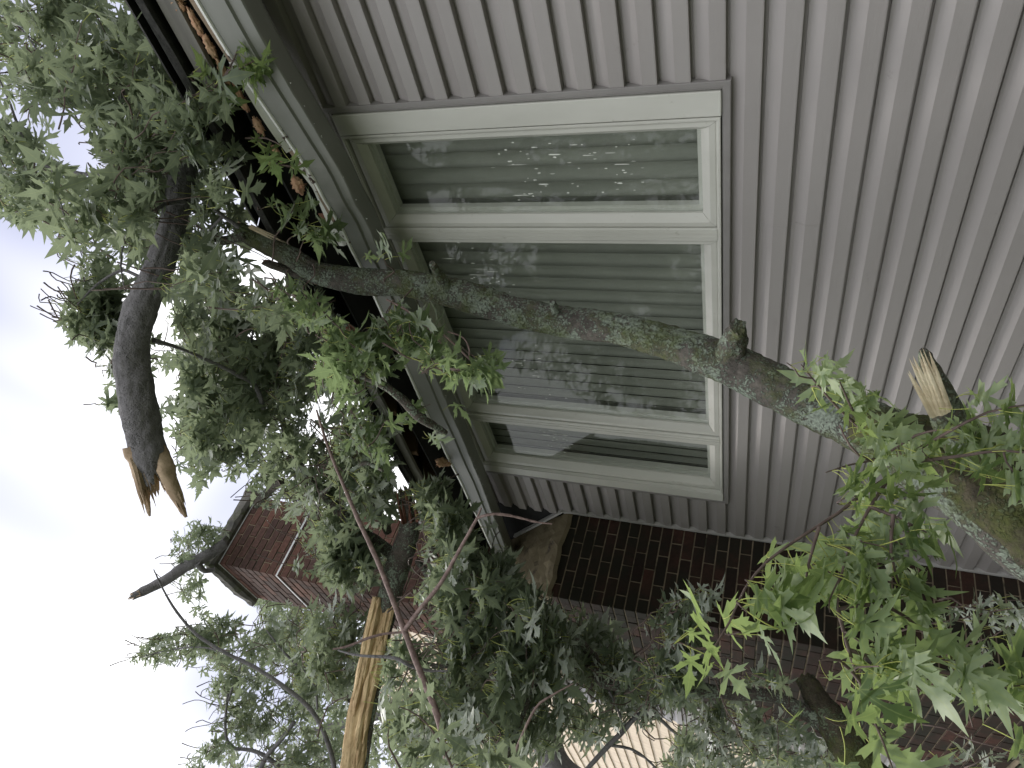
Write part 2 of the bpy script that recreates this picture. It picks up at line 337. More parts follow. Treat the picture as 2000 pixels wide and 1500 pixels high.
# course profile, seen from the side: flat butt, hollow, nailing face
def course_prof(z, y=D):
    pts = [(y + 0.010, z), (y - 0.0225, z), (y - 0.0232, z + 0.004), (y - 0.0226, z + 0.052)]
    for a in np.linspace(0, 1, 8)[1:]:
        pts.append((y - 0.0226 * (1 - a) ** 1.35, z + 0.052 + 0.042 * a))
    pts += [(y + 0.001, z + 0.102), (y + 0.010, z + 0.104), (y + 0.010, z + EX + 0.001)]
    return pts
def wavy(mb, prof, a, b):
    m_ = max(1, int(abs(b - a) / 0.22)); n_ = len(prof); vs = []
    for i in range(m_ + 1):
        x = a + (b - a) * i / m_; q = Vector((x * 1.3, prof[0][1] * 5, 0)); dz = 0.0022 * noise.noise(q); dy = 0.0022 * noise.noise(q + Vector((9, 0, 4)))
        vs += [(x, y + (dy if y < D - .001 else 0), z + dz) for y, z in prof]
    mb.add(vs, [(i * n_ + k2, i * n_ + k2 + 1, (i + 1) * n_ + k2 + 1, (i + 1) * n_ + k2) for i in range(m_) for k2 in range(n_ - 1)])
seams = {-3: [-1.53 - 0.0], -5: [-2.32], 13: [-1.02], -9: [-0.2], 7: [0.6], -11: [-1.9], 3: [1.5], -13: [0.4], 9: [-0.35 + 1.2]}
def xat(px, py): return aty(px, py, D).x
seams[-3] = [xat(1545, 433)]; seams[-5] = [xat(1635, 655)]; seams[13] = [xat(592, 112)]
XR, XL = 3.2, -4.30
for k in range(-17, 17, 2):
    cuts = sorted(seams.get(k, []))
    runs = []
    if k >= 14 or k + 1 < 0 or k + 1 > 14: runs = [(XL, XR, (0, 1))]
    if -1 <= k <= 13:
        c0 = 0 <= k <= 13; c1 = 0 <= k + 1 <= 13
        if k == -1: runs = [(XL, WX0, (0, 1)), (WX0, WX1, (0,)), (WX1, XR, (0, 1))]
        elif k == 13: runs = [(XL, WX0, (0, 1)), (WX0, WX1, (1,)), (WX1, XR, (0, 1))]
        else: runs = [(XL, WX0, (0, 1)), (WX1, XR, (0, 1))]
    fin = []
    for (a, b, cs) in runs:
        xs = [a] + [c for c in cuts if a < c < b] + [b]
        fin += [(xs[i], xs[i + 1], cs, i) for i in range(len(xs) - 1)]
    for (a, b, cs, i) in fin:
        mb = MB()
        for c in cs:
            if zk(k + c) < 0.0: continue
            wavy(mb, [(y - (0.0018 if i % 2 else 0), z) for y, z in course_prof(zk(k + c))], a, b + (0.002 if i == 0 and len(cuts) else 0))
            if i % 2 or True:
                pr = [(y - (0.0018 if i % 2 else 0), z) for y, z in course_prof(zk(k + c))]
                m_ = len(pr); mb.add([(a, y, z) for y, z in pr] + [(a, D + .012, z) for y, z in pr], [(q, q + 1, m_ + q + 1, m_ + q) for q in range(m_ - 1)])
        if mb.f: mb.build('siding_panel', M_SIDE, house)
for k in range(-17, 17, 2):      # the wall goes on beyond the chimney
    mb = MB()
    for c in (0, 1):
        if zk(k + c) > 0: wavy(mb, course_prof(zk(k + c)), -8.6, -5.86)
    if mb.f: mb.build('siding_panel', M_SIDE, house)
# sheathing behind the siding with the window opening
mb = MB(); OX0, OX1, OZ0, OZ1 = -3.80, -1.30, CZ + 0.26, CZ + 1.80
YS0, YS1 = D + 0.013, D + 0.10
mb.box(-8.5, OX0, YS0, YS1, 0, CZ + 2.1); mb.box(OX1, XR, YS0, YS1, 0, CZ + 2.1)
mb.box(OX0, OX1, YS0, YS1, 0, OZ0); mb.box(OX0, OX1, YS0, YS1, OZ1, CZ + 2.1)
mb.build('wall_sheathing', M_GAP, house)
# far walls of the house body and the dark room inside
mb = MB(); mb.box(XR, XR + 0.1, D, 9, 0, CZ + 2.1); mb.box(-8.6, -8.5, D, 9, 0, CZ + 2.1); mb.box(-8.5, XR, 9, 9.1, 0, CZ + 2.1); mb.build('house_body', M_SIDE, house)
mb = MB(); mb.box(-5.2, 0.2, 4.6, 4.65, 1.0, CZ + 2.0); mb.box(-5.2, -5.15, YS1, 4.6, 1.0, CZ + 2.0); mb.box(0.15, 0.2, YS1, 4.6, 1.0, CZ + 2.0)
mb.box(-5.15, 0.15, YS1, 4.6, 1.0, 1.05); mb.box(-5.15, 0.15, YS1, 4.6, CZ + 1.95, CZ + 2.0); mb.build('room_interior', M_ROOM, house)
mb = MB(); mb.box(-8.5, XR, D - 0.20, D + 0.0, CZ + 2.055, CZ + 2.065); mb.build('soffit', M_GAP, house)

# window: channel, casings, three sashes
def ring(mb, x0, x1, z0, z1, prof, mi=0):
    # prof: list of (inset, y) swept round the rectangle with mitred corners
    C = []
    for ins, y in prof: C.append([(x0 + ins, y, z0 + ins), (x1 - ins, y, z0 + ins), (x1 - ins, y, z1 - ins), (x0 + ins, y, z1 - ins)])
    vs = [p for c in C for p in c]; fs = []
    for i in range(len(prof) - 1):
        for j in range(4): fs.append((i * 4 + j, i * 4 + (j + 1) % 4, (i + 1) * 4 + (j + 1) % 4, (i + 1) * 4 + j))
    mb.add(vs, fs, mi)
mb = MB(); ring(mb, WX0, WX1, WZ0, WZ1, [(0, D + .012), (0, D - 0.027), (0.003, D - 0.029), (0.019, D - 0.029), (0.021, D - 0.026), (0.029, D - 0.025), (0.031, D + 0.01)])
mb.build('window_channel', M_JCH, house)
win = MB()
fx0, fx1, fz0, fz1 = WX0 + 0.034, WX1 - 0.033, WZ0 + 0.031, WZ1 - 0.026
win.bbox(-1.343, fx1, D - 0.034, D + 0.05, fz0, fz1 - 0.004, 0.003)      # near casing board
window = win.build('window', M_TRIM, house)
window['label'] = 'triple window with white frames'
mb = MB(); mb.bbox(fx0, -3.757, D - 0.036, D + 0.05, fz0, fz1 - 0.004, 0.003); mb.build('casing', M_TRIM, window)
mb = MB()
ring(mb, -3.754, -1.347, fz0 + 0.003, fz1 - 0.004, [(0, D + .04), (0, D - 0.030), (0.002, D - 0.032), (0.009, D - 0.032), (0.011, D - 0.027), (0.0155, D - 0.026), (0.017, D + 0.04)])
for (a, b) in ((-1.888, -1.826), (-3.277, -3.210)):
    z0, z1 = fz0 + 0.0175, fz1 - 0.0185
    mb.bbox(a, b, D - 0.030, D + 0.04, z0, z1, 0.003)
    mb.box((a + b) / 2 - 0.012, (a + b) / 2 - 0.009, D - 0.0325, D - 0.029, z0, z1); mb.box((a + b) / 2 + 0.009, (a + b) / 2 + 0.012, D - 0.0325, D - 0.029, z0, z1)
mb.build('frame', M_TRIM, window)
mg, tg, bgl = mat('window_glass', 0.0)
tg.nodes.remove(bgl); g0 = nd(tg, 'ShaderNodeNewGeometry'); dv = nd(tg, 'ShaderNodeVectorMath', operation='DOT_PRODUCT'); tg.links.new(g0.outputs['Normal'], dv.inputs[0]); tg.links.new(g0.outputs['Incoming'], dv.inputs[1]); ab = nd(tg, 'ShaderNodeMath', operation='ABSOLUTE'); tg.links.new(dv.outputs['Value'], ab.inputs[0]); om = nd(tg, 'ShaderNodeMath', operation='SUBTRACT'); om.inputs[0].default_value = 1; tg.links.new(ab.outputs[0], om.inputs[1]); fre = nd(tg, 'ShaderNodeMath', operation='POWER'); tg.links.new(om.outputs[0], fre.inputs[0]); fre.inputs[1].default_value = 4.5; tra = nd(tg, 'ShaderNodeBsdfTransparent'); tra.inputs[0].default_value = (0.91, 0.92, 0.90, 1)
glo = nd(tg, 'ShaderNodeBsdfGlossy', Roughness=0.012); mixg = nd(tg, 'ShaderNodeMixShader')
gg = nd(tg, 'ShaderNodeNewGeometry'); ngl = nd(tg, 'ShaderNodeTexNoise', Scale=2.2, Detail=2.0); tg.links.new(gg.outputs['Position'], ngl.inputs['Vector'])
bpg = nd(tg, 'ShaderNodeBump', Strength=0.12, Distance=0.02); tg.links.new(ngl.outputs[0], bpg.inputs['Height']); tg.links.new(bpg.outputs[0], glo.inputs['Normal'])
fm = nd(tg, 'ShaderNodeMath', operation='MULTIPLY_ADD'); fm.inputs[1].default_value = 0.5; fm.inputs[2].default_value = 0.024; tg.links.new(fre.outputs[0], fm.inputs[0])
tg.links.new(fm.outputs[0], mixg.inputs[0]); tg.links.new(tra.outputs[0], mixg.inputs[1]); tg.links.new(glo.outputs[0], mixg.inputs[2])
# film of dust and dried drips on the glass
dif = nd(tg, 'ShaderNodeBsdfDiffuse'); dif.inputs[0].default_value = (0.5, 0.5, 0.46, 1)
stv = nd(tg, 'ShaderNodeVectorMath', operation='MULTIPLY'); tg.links.new(gg.outputs['Position'], stv.inputs[0]); stv.inputs[1].default_value = (38, 1, 9)
nd1 = nd(tg, 'ShaderNodeTexNoise', Scale=1.0, Detail=6.0, Roughness=0.7); tg.links.new(stv.outputs[0], nd1.inputs['Vector'])
nd2 = nd(tg, 'ShaderNodeTexNoise', Scale=3.0, Detail=5.0, Roughness=0.6); tg.links.new(gg.outputs['Position'], nd2.inputs['Vector'])
pm = nd(tg, 'ShaderNodeMath', operation='MULTIPLY'); tg.links.new(nd1.outputs[0], pm.inputs[0]); tg.links.new(nd2.outputs[0], pm.inputs[1])
rgl = ramp(tg, pm.outputs[0], [(0.22, (0.002, 0.002, 0.002)), (0.45, (0.045, 0.045, 0.045))])
mixd = nd(tg, 'ShaderNodeMixShader'); tg.links.new(rgl.outputs[0], mixd.inputs[0]); tg.links.new(mixg.outputs[0], mixd.inputs[1]); tg.links.new(dif.outputs[0], mixd.inputs[2])
tg.links.new(mixd.outputs[0], tg.nodes['Material Output'].inputs[0])
M_FLECK = plain('white_fleck', (0.85, 0.86, 0.82), 0.8)
sash_def = [(-1.823, -1.366, -1.770, -1.406), (-3.206, -1.891, -3.147, -1.926), (-3.735, -3.280, -3.656, -3.306)]
for si, (a, b, ga, gb) in enumerate(sash_def):
    z0, z1 = CZ + 0.274, CZ + 1.779; gz0, gz1 = CZ + 0.330, CZ + 1.716
    mb = MB()
    # independent insets: outer rectangle a..b, glass rectangle ga..gb
    prof = [(0, D + 0.03), (0, D - 0.020), (0.08, D - 0.023), (0.45, D - 0.024), (0.75, D - 0.012), (1, D + 0.000), (1, D + 0.012)]
    C = []
    for s_, y in prof:
        X0 = a + (ga - a) * s_; X1 = b + (gb - b) * s_; Z0 = z0 + (gz0 - z0) * s_; Z1 = z1 + (gz1 - z1) * s_
        C += [(X0, y, Z0), (X1, y, Z0), (X1, y, Z1), (X0, y, Z1)]
    for j in range(4):      # four mitred members with a hairline joint
        vs = []
        for i in range(len(prof)):
            p = Vector(C[i * 4 + j]); q = Vector(C[i * 4 + (j + 1) % 4]); dd = (q - p).normalized() * 0.0007
            vs += [p + dd, q - dd]
        mb.add(vs, [(2 * i, 2 * i + 1, 2 * i + 3, 2 * i + 2) for i in range(len(prof) - 1)])
    sash = mb.build('sash', M_TRIM, window)
    mb = MB(); mb.box(ga - 0.005, gb + 0.005, D + 0.010, D + 0.012, gz0 - .005, gz1 + .005); pn = mb.build('pane', mg, window)
    mb = MB(); ring(mb, ga - 0.012, gb + 0.012, gz0 - 0.012, gz1 + 0.012, [(0, D + 0.014), (0.014, D + 0.014), (0.016, D + 0.030), (0.030, D + 0.030), (0.030, D + 0.06)]); mb.build('inner_frame', M_WHITE, window)
    # small white flecks on the pane, some stretched vertically
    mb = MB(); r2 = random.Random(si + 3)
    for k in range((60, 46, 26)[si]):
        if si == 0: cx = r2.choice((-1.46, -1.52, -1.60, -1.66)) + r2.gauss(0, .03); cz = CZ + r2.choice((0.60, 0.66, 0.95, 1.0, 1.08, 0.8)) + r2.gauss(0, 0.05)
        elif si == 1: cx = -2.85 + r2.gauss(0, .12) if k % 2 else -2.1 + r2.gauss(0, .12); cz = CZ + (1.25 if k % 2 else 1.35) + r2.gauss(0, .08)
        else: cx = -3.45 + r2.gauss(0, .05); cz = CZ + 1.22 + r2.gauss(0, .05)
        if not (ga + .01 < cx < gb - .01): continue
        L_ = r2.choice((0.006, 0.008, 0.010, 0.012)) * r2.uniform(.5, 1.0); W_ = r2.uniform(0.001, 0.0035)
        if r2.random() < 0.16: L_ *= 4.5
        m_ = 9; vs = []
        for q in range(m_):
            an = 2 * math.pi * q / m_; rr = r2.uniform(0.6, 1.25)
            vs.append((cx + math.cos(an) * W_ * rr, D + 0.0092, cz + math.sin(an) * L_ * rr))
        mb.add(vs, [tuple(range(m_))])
    so_ = mb.build('white_flecks', M_FLECK, window); so_['kind'] = 'stuff'

# vertical blinds hanging inside each light
blind_src = None
for si, (x0, x1, lab, nsl) in enumerate([(-1.82, -1.36, 'vertical blind behind the narrow window light nearest the viewer', 6), (-3.20, -1.90, 'wide vertical blind behind the large middle window light', 17), (-3.73, -3.28, 'vertical blind behind the farthest narrow window light beside the chimney', 6)]):
    bl = thing('vertical_blind', lab, 'blind', ((x0 + x1) / 2, D + 0.085, CZ + 1.80), 'vertical blinds behind the window')
    mb = MB(); mb.bbox(x0, x1, D + 0.065, D + 0.105, CZ + 1.74, CZ + 1.78, 0.003); mb.build('headrail', M_WHITE, bl)
    if blind_src is None:
        mb = MB(); W_ = 0.092; vs = []
        for zz in (0, -1.50):
            for q in range(7):
                u_ = q / 6 - .5; vs.append((u_ * W_, 0.019 * (1 - 4 * u_ * u_), zz))
        mb.add(vs, [(q, q + 1, 8 + q, 7 + q) for q in range(6)])
        me = bpy.data.meshes.new('slat'); me.from_pydata(mb.v, [], mb.f); me.materials.append(M_BLIND); me.polygons.foreach_set('use_smooth', [True] * 6); blind_src = me
    for q in range(nsl):
        o = bpy.data.objects.new('slat', blind_src); lnk(o, bl); xx = x0 + (q + .5) * (x1 - x0) / nsl
        o.location = (xx - bl.location.x, 0.0, -0.06); o.rotation_euler = (0, 0, math.radians(-10 + random.uniform(-3, 3)))

# gutter: sagging box profile
GB = [(3.2, 1.86), (0.2, 1.83), (-0.70, 1.800), (-1.17, 1.737), (-1.50, 1.70), (-1.73, 1.685), (-2.1, 1.69), (-2.67, 1.69), (-3.38, 1.70), (-3.95, 1.72), (-4.86, 1.755)]
GT = [(3.2, 2.05), (0.2, 2.02), (-0.68, 1.988), (-1.17, 1.897), (-1.50, 1.845), (-1.73, 1.822), (-2.1, 1.838), (-2.69, 1.853), (-3.41, 1.862), (-4.09, 1.858), (-4.86, 1.862)]
def interp(T, x): return sum(interp0(T, x + d) for d in (-.2, -.12, -.05, 0, .05, .12, .2)) / 7
def interp0(T, x):
    for i in range(len(T) - 1):
        if T[i][0] >= x >= T[i + 1][0]:
            a = (T[i][0] - x) / (T[i][0] - T[i + 1][0]); return T[i][1] * (1 - a) + T[i + 1][1] * a
    return T[0][1] if x > T[0][0] else T[-1][1]
xs = np.concatenate([np.linspace(3.2, 0.2, 8), np.linspace(0.1, -4.86, 110)])
mb = MB(); lip = MB(); prof_rows = []
for x in xs:
    zb, zt = CZ + interp(GB, x), CZ + interp(GT, x); h = zt - zb
    bend = 0.010 * noise.noise(Vector((x * 2.6, 3, 0))) + (0.006 * math.exp(-((x + 1.55) / .22) ** 2)) * math.sin(x * 22)
    cw = 0.004 * noise.noise(Vector((x * 14, 9, 0)))
    y0 = 2.142 + bend
    prof_rows.append([(x, y0 + 0.115, zt + .004), (x, y0 + 0.112, zb + 0.01), (x, y0 + 0.09, zb), (x, y0 + 0.012, zb + cw), (x, y0 + 0.006, zb + 0.004 + cw), (x, y0 + 0.008, zb + 0.30 * h), (x, y0 + .004, zb + 0.315 * h),
                      (x, y0 - 0.003, zb + 0.335 * h), (x, y0 - 0.003, zb + 0.36 * h), (x, y0 + 0.003, zb + 0.38 * h), (x, y0 + 0.004, zt - 0.014)])
    lip.v += [(x, y0 + 0.003, zt - 0.014), (x, y0 - 0.004, zt - 0.011), (x, y0 - 0.005, zt - 0.002), (x, y0 + 0.000, zt + 0.001), (x, y0 + 0.010, zt), (x, y0 + .010, zt - .01)]
npf = len(prof_rows[0])
for row in prof_rows: mb.v += row
for i in range(len(xs) - 1):
    for j in range(npf - 1): mb.f.append((i * npf + j, i * npf + j + 1, (i + 1) * npf + j + 1, (i + 1) * npf + j)); mb.m.append(0)
    for j in range(5): lip.f.append((i * 6 + j, i * 6 + j + 1, (i + 1) * 6 + j + 1, (i + 1) * 6 + j)); lip.m.append(0)
gut = mb.build('gutter', M_GUT_SHADED, house); gut['label'] = 'sagging bent off-white gutter'
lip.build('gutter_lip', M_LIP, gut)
# ragged strip of bent drip edge standing over the gutter near the leaning limb
mb = MB(); X = np.linspace(-0.9, -1.75, 40)
for x in X:
    zt = CZ + interp(GT, x); tw = (x + 0.9) / -0.85
    up = 0.030 + 0.03 * tw + 0.006 * noise.noise(Vector((x * 9, 1, 4)))
    mb.v += [(x, 2.150 + .02 * tw, zt + 0.006), (x, 2.140 + 0.018 * math.sin(x * 7), zt + up * .6), (x, 2.165 + 0.02 * math.sin(x * 9 + 1), zt + up)]
for i in range(len(X) - 1):
    if 17 <= i <= 19: continue
    for j in range(2): mb.f.append((i * 3 + j, i * 3 + j + 1, i * 3 + 4 + j, i * 3 + 3 + j)); mb.m.append(0)
mb.build('bent_drip_edge', M_LIP, house)
mb = MB(); r5 = random.Random(9)
for q in range(70):
    x = r5.choice((r5.uniform(-1.2, -1.75), r5.uniform(-0.6, -4.6))); zt = CZ + interp(GT, x); c = Vector((x, 2.139 + r5.uniform(0, .012), zt + r5.uniform(-.012, .006)))
    a = [c + Vector((r5.gauss(0, .008), r5.gauss(-.003, .003), r5.gauss(0, .006))) for _ in range(4)]
    mb.add(a, [(0, 1, 2), (0, 2, 3), (0, 1, 3), (1, 2, 3)])
o = mb.build('leaf_debris', M_TWIG, gut); o['kind'] = 'stuff'
mb = MB()
for q in range(42):
    x = -0.6 - 4.1 * r5.random(); zb = CZ + interp(GB, x); c = Vector((x, 2.152 + r5.uniform(0, .01), zb - .001)); s_ = r5.uniform(.0015, .005)
    mb.add([c + Vector((-s_, 0, 0.002)), c + Vector((s_, 0, 0.002)), c + Vector((r5.uniform(-s_, s_), 0, -s_ * r5.uniform(.4, 1.6)))], [(0, 1, 2)])
o = mb.build('torn_edge', M_LIP, gut); o['kind'] = 'stuff'
# boards in the torn eave
def board(p0, p1, h, t, material, name='fascia_board', jag=0.05, seg=14, tilt=0.0, label=None):
    p0 = Vector(p0); p1 = Vector(p1); mb = MB(); r3 = random.Random(int(p0.x * 100) + 5)
    for i in range(seg + 1):
        a = i / seg; c = p0.lerp(p1, a); n1_ = 0.006 * noise.noise(Vector((c.x * 6, c.z, 1)))
        dx = 0
        for (sy, sz) in ((0, 0), (1, 0), (1, 1), (0, 1)):
            e_ = (r3.uniform(-jag, jag) if i in (0, seg) else 0)
            mb.v.append((c.x + e_, c.y + sy * t + sz * tilt, c.z + sz * (h + n1_) - (1 - sz) * n1_))
    for i in range(seg):
        for j in range(4): mb.f.append((i * 4 + j, i * 4 + (j + 1) % 4, i * 4 + 4 + (j + 1) % 4, i * 4 + 4 + j)); mb.m.append(0)
    mb.f += [(3, 2, 1, 0), tuple(seg * 4 + q for q in range(4))]; mb.m += [0, 0]
    o = mb.build(name, material, house)
    if label: o['label'] = label
    return o
board((3.2, 2.15, CZ + 2.09), (-1.02, 2.15, CZ + 2.068), 0.075, 0.022, M_GBOARD, label='grey board under the roof edge')
board((-2.75, 2.16, CZ + 2.13), (-3.72, 2.16, CZ + 2.155), 0.055, 0.022, M_GBOARD, label='grey board under the roof edge')
for (xa, xb) in ((1.6, -0.62), (-0.64, -1.22), (-1.235, -1.66)):
    mb = MB(); XX = np.linspace(xa, xb, 24)
    for q, x in enumerate(XX):
        zt = CZ + interp(GT, x) + .003; hh = 0.030 + .005 * noise.noise(Vector((x * 11, 3, 3))) - (.012 if q in (0, 23) else 0)
        mb.v += [(x, 2.158, zt), (x, 2.156, zt + hh), (x, 2.176, zt + hh + .003), (x, 2.178, zt)]
    for q in range(23):
        for j in range(4): mb.f.append((q * 4 + j, q * 4 + (j + 1) % 4, q * 4 + 4 + (j + 1) % 4, q * 4 + 4 + j)); mb.m.append(0)
    mb.f += [(3, 2, 1, 0), (92, 93, 94, 95)]; mb.m += [0, 0]
    mb.build('wood_strip', M_BOARD, house)
board((-3.0, 2.18, CZ + 1.865), (-4.5, 2.18, CZ + 1.88), 0.018, 0.02, M_BOARD, name='wood_strip', label='thin split wood strip behind the gutter')
board((-2.2, 2.5, CZ + 1.98), (-1.35, 2.30, CZ + 1.98), 0.07, 0.02, M_GBOARD, name='broken_board')
# rafters, deck, shingles
SL = math.tan(math.radians(24))
for x in np.arange(-4.7, 3.2, 0.41):
    if -2.6 < x < -1.3: continue
    mb = MB(); vs = []
    zb = CZ + 2.06 + (0.06 if x < -2.5 else 0)
    for (y, z) in ((2.20, zb), (8.0, zb + 5.8 * SL), (8.0, zb + 0.10 + 5.8 * SL), (2.20, zb + 0.09)):
        vs += [(x - .019, y, z), (x + .019, y, z)]
    mb.add(vs, [(0, 2, 3, 1), (2, 4, 5, 3), (4, 6, 7, 5), (6, 0, 1, 7), (0, 6, 4, 2), (1, 3, 5, 7)]); mb.build('rafter', M_RAFT, house)
mb = MB(); XD = np.linspace(3.4, -8.6, 80)
for x in XD:
    hole = 0.0
    z0 = CZ + 2.165 + 0.03 * min(1, max(0, (-x - 1.5) / 1.5)) + 0.006 * noise.noise(Vector((x * 3, 0, 2)))
    mb.v += [(x, 2.115 + .01 * noise.noise(Vector((x * 5, 1, 2))), z0), (x, 8.0, z0 + 5.9 * SL), (x, 8.0, z0 + 5.9 * SL + 0.03), (x, 2.105, z0 + 0.026)]
for i in range(len(XD) - 1):
    for j in range(4): mb.f.append((i * 4 + j, i * 4 + 4 + j, i * 4 + 4 + (j + 1) % 4, i * 4 + (j + 1) % 4)); mb.m.append(0)
roof = mb.build('roof', M_SHIN, house)
mb = MB()
for r in range(26):
    y0 = 2.09 + r * 0.14 * 1.6
    for i in range(40):
        x0 = -8.5 + i * 0.30 + (r % 2) * .15; zz = CZ + 2.215 + (y0 - 2.09) * SL + 0.006
        mb.add([(x0, y0, zz), (x0 + .295, y0, zz), (x0 + .295, y0 + .23, zz + .23 * SL - .004), (x0, y0 + .23, zz + .23 * SL - .004), (x0, y0, zz - .008), (x0 + .295, y0, zz - .008)], [(0, 1, 2, 3), (4, 5, 1, 0)])
sh = mb.build('shingles', M_SHIN, roof); sh['kind'] = 'stuff'
mb = MB(); mb.box(-8.5, XR, D + .02, D + .06, CZ + 2.0, CZ + 2.12); mb.box(-8.5, XR, 3.2, 3.25, CZ + 2.0, CZ + 3.0); mb.box(-8.5, XR, D, 3.2, CZ + 2.1, CZ + 2.105); mb.build('attic_framing', M_RAFT, house)
# insulation tufts along the eave
def tuft(px, py, y, r, lab, sy=1.6, seed=0):
    c = aty(px, py, y); me = MB(); nu, nv = 22, 14
    for i in range(nv + 1):
        for j in range(nu):
            th = math.pi * i / nv; ph = 2 * math.pi * j / nu
            d = Vector((math.cos(ph) * math.sin(th) * sy, math.sin(ph) * math.sin(th) * .8, math.cos(th)))
            k_ = r * (1 + 0.55 * noise.fractal(d * 2.2 + Vector((seed, 0, 0)), 0.9, 2, 4))
            me.v.append(c + d * k_)
    for i in range(nv):
        for j in range(nu): me.f.append((i * nu + j, i * nu + (j + 1) % nu, (i + 1) * nu + (j + 1) % nu, (i + 1) * nu + j)); me.m.append(0)
    # fibres
    for q in range(14):
        d = Vector((random.gauss(0, 1) * sy, random.gauss(0, 1), random.gauss(0, 1) - .4)).normalized(); p = c + d * r * .7; e_ = p + d * r * random.uniform(.5, 1.2)
        s_ = d.orthogonal() * 0.0012
        me.add([p - s_, p + s_, e_], [(0, 1, 2)])
    o = me.build('insulation_tuft', M_INS, None, True); tag(o, lab, 'insulation', 'tufts of insulation in the torn eave')
tuft(345, 4, 2.17, 0.024, 'torn pink insulation tuft at the top edge above the gutter', 1.6, 1)
tuft(383, 46, 2.165, 0.013, 'thin strip of orange insulation beside the grey board above the gutter', 3.8, 2)
tuft(410, 92, 2.165, 0.015, 'pink insulation bunch pressed on the wood strip above a leaf spray', 3.0, 3)
tuft(436, 140, 2.165, 0.014, 'ragged orange insulation strip just behind the leaf spray over the gutter', 3.2, 11)
tuft(470, 192, 2.165, 0.015, 'peach insulation strip behind the split wood strip', 3.4, 4)
tuft(505, 246, 2.165, 0.017, 'curled pink insulation bunch next to the notch in the bent metal', 2.2, 5)
tuft(540, 300, 2.165, 0.015, 'small pink insulation curl above the folded leaf pair', 2.4, 12)
tuft(582, 362, 2.16, 0.024, 'fluffy tan insulation lump below the green leaf pair on the gutter', 1.6, 6)
tuft(636, 402, 2.19, 0.022, 'orange insulation tuft hanging in the dark hole near the leaning limb', 1.2, 7)
tuft(863, 903, 2.13, 0.034, 'crumbly orange insulation clump caught on the gutter lip left of the hole', 1.0, 8)
tuft(876, 906, 2.12, 0.014, 'small tail of orange insulation hanging over the gutter face', 1.0, 9)
mb = MB(); c = aty(640, 434, 2.2)
for q in range(5): mb.bbox(c.x - .004, c.x + .05, 2.19 + q * .001, 2.20, c.z - .035 + q * .012, c.z - .026 + q * .012 + random.uniform(0, .002), .001)
tag(mb.build('wood_splinter', M_RED), 'broken red wood piece sticking out behind the gutter', 'wood')

# ------------------------------------------------------------------ brick chimney
ch = thing('brick_chimney', 'tall brick chimney with sloped shoulders and a strapped stack', 'chimney', (-5.08, 1.766, 0))
CX0, CX1, CY0, CY1 = -5.887, -4.270, 1.766, 2.387
SX0, SX1, SY1 = -5.59, -4.912, 2.44
CH = 0.0712; bricks = []
def put(kind, x0, x1, y0, y1, z0, z1): bricks.append((kind, x0, x1, y0, y1, z0, z1))
zs = CZ + 1.28
nc = int(zs / CH)
J = 0.0085
for r in range(nc):
    z0 = zs - (r + 1) * CH + J; z1 = zs - r * CH
    # side face (three stretchers) and front face
    o = (r % 2) * 0.1
    y = CY0
    ys = [CY0] + [v for v in (CY0 + (0.20 if r % 2 else 0.095) + 0.207 * i for i in range(5)) if v < CY1 - .03] + [CY1 + J]
    for i in range(len(ys) - 1): put(0, CX1 - 0.09, CX1 + random.uniform(-.002, .002), ys[i], ys[i + 1] - J, z0, z1)
    xs_ = [CX1 - 0.092] + [v for v in (CX1 - (0.19 if r % 2 else 0.295) - 0.2035 * i for i in range(9)) if v > CX0 + .05] + [CX0 - J]
    if r % 2: xs_[0] = CX1 - 0.092
    for i in range(len(xs_) - 1): put(0, xs_[i + 1] + J, xs_[i] - 0.0, CY0 + random.uniform(-.002, .002), CY0 + 0.09, z0, z1)
sz0 = CZ + 1.75; szt = CZ + 4.375; ns = int((szt - sz0) / CH)
for r in range(ns):
    z0 = szt - (r + 1) * CH + J; z1 = szt - r * CH
    if abs(z0 + CH / 2 - (CZ + 3.77)) < 0.0: continue
    ys = [CY0] + [v for v in (CY0 + (0.20 if r % 2 else 0.095) + 0.2035 * i for i in range(5)) if v < SY1 - .03] + [SY1 + J]
    for i in range(len(ys) - 1): put(1, SX1 - 0.09, SX1 + random.uniform(-.002, .002), ys[i], ys[i + 1] - J, z0, z1)
    xs_ = [SX1 - 0.092] + [v for v in (SX1 - (0.19 if r % 2 else 0.295) - 0.2035 * i for i in range(9)) if v > SX0 + .05] + [SX0 - J]
    for i in range(len(xs_) - 1): put(1, xs_[i + 1] + J, xs_[i], CY0 + random.uniform(-.002, .002), CY0 + 0.09, z0, z1)
def score(b):
    c = ((b[1] + b[2]) / 2, b[3] if b[2] - b[1] > .1 else (b[3] + b[4]) / 2, (b[5] + b[6]) / 2); p = proj(c)
    if not (-20 < p[0] < 2020 and -20 < p[1] < 1520): return 99 + p[2]
    if p[0] < 1030 and b[0] == 0 and p[1] > 1100: return 50
    if 650 < p[0] < 950: return 40
    return p[2]
bricks.sort(key=score)
chl = ch.location
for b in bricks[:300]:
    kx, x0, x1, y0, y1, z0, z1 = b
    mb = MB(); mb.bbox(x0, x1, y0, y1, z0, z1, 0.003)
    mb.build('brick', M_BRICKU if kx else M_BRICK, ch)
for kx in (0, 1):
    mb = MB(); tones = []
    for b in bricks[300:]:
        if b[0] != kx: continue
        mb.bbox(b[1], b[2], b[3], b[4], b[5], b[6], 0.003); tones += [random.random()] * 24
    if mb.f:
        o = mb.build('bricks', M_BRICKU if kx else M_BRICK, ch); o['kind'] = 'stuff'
        a = o.data.attributes.new('tone', 'FLOAT', 'POINT')
        if len(o.data.vertices) == len(tones): a.data.foreach_set('value', tones)
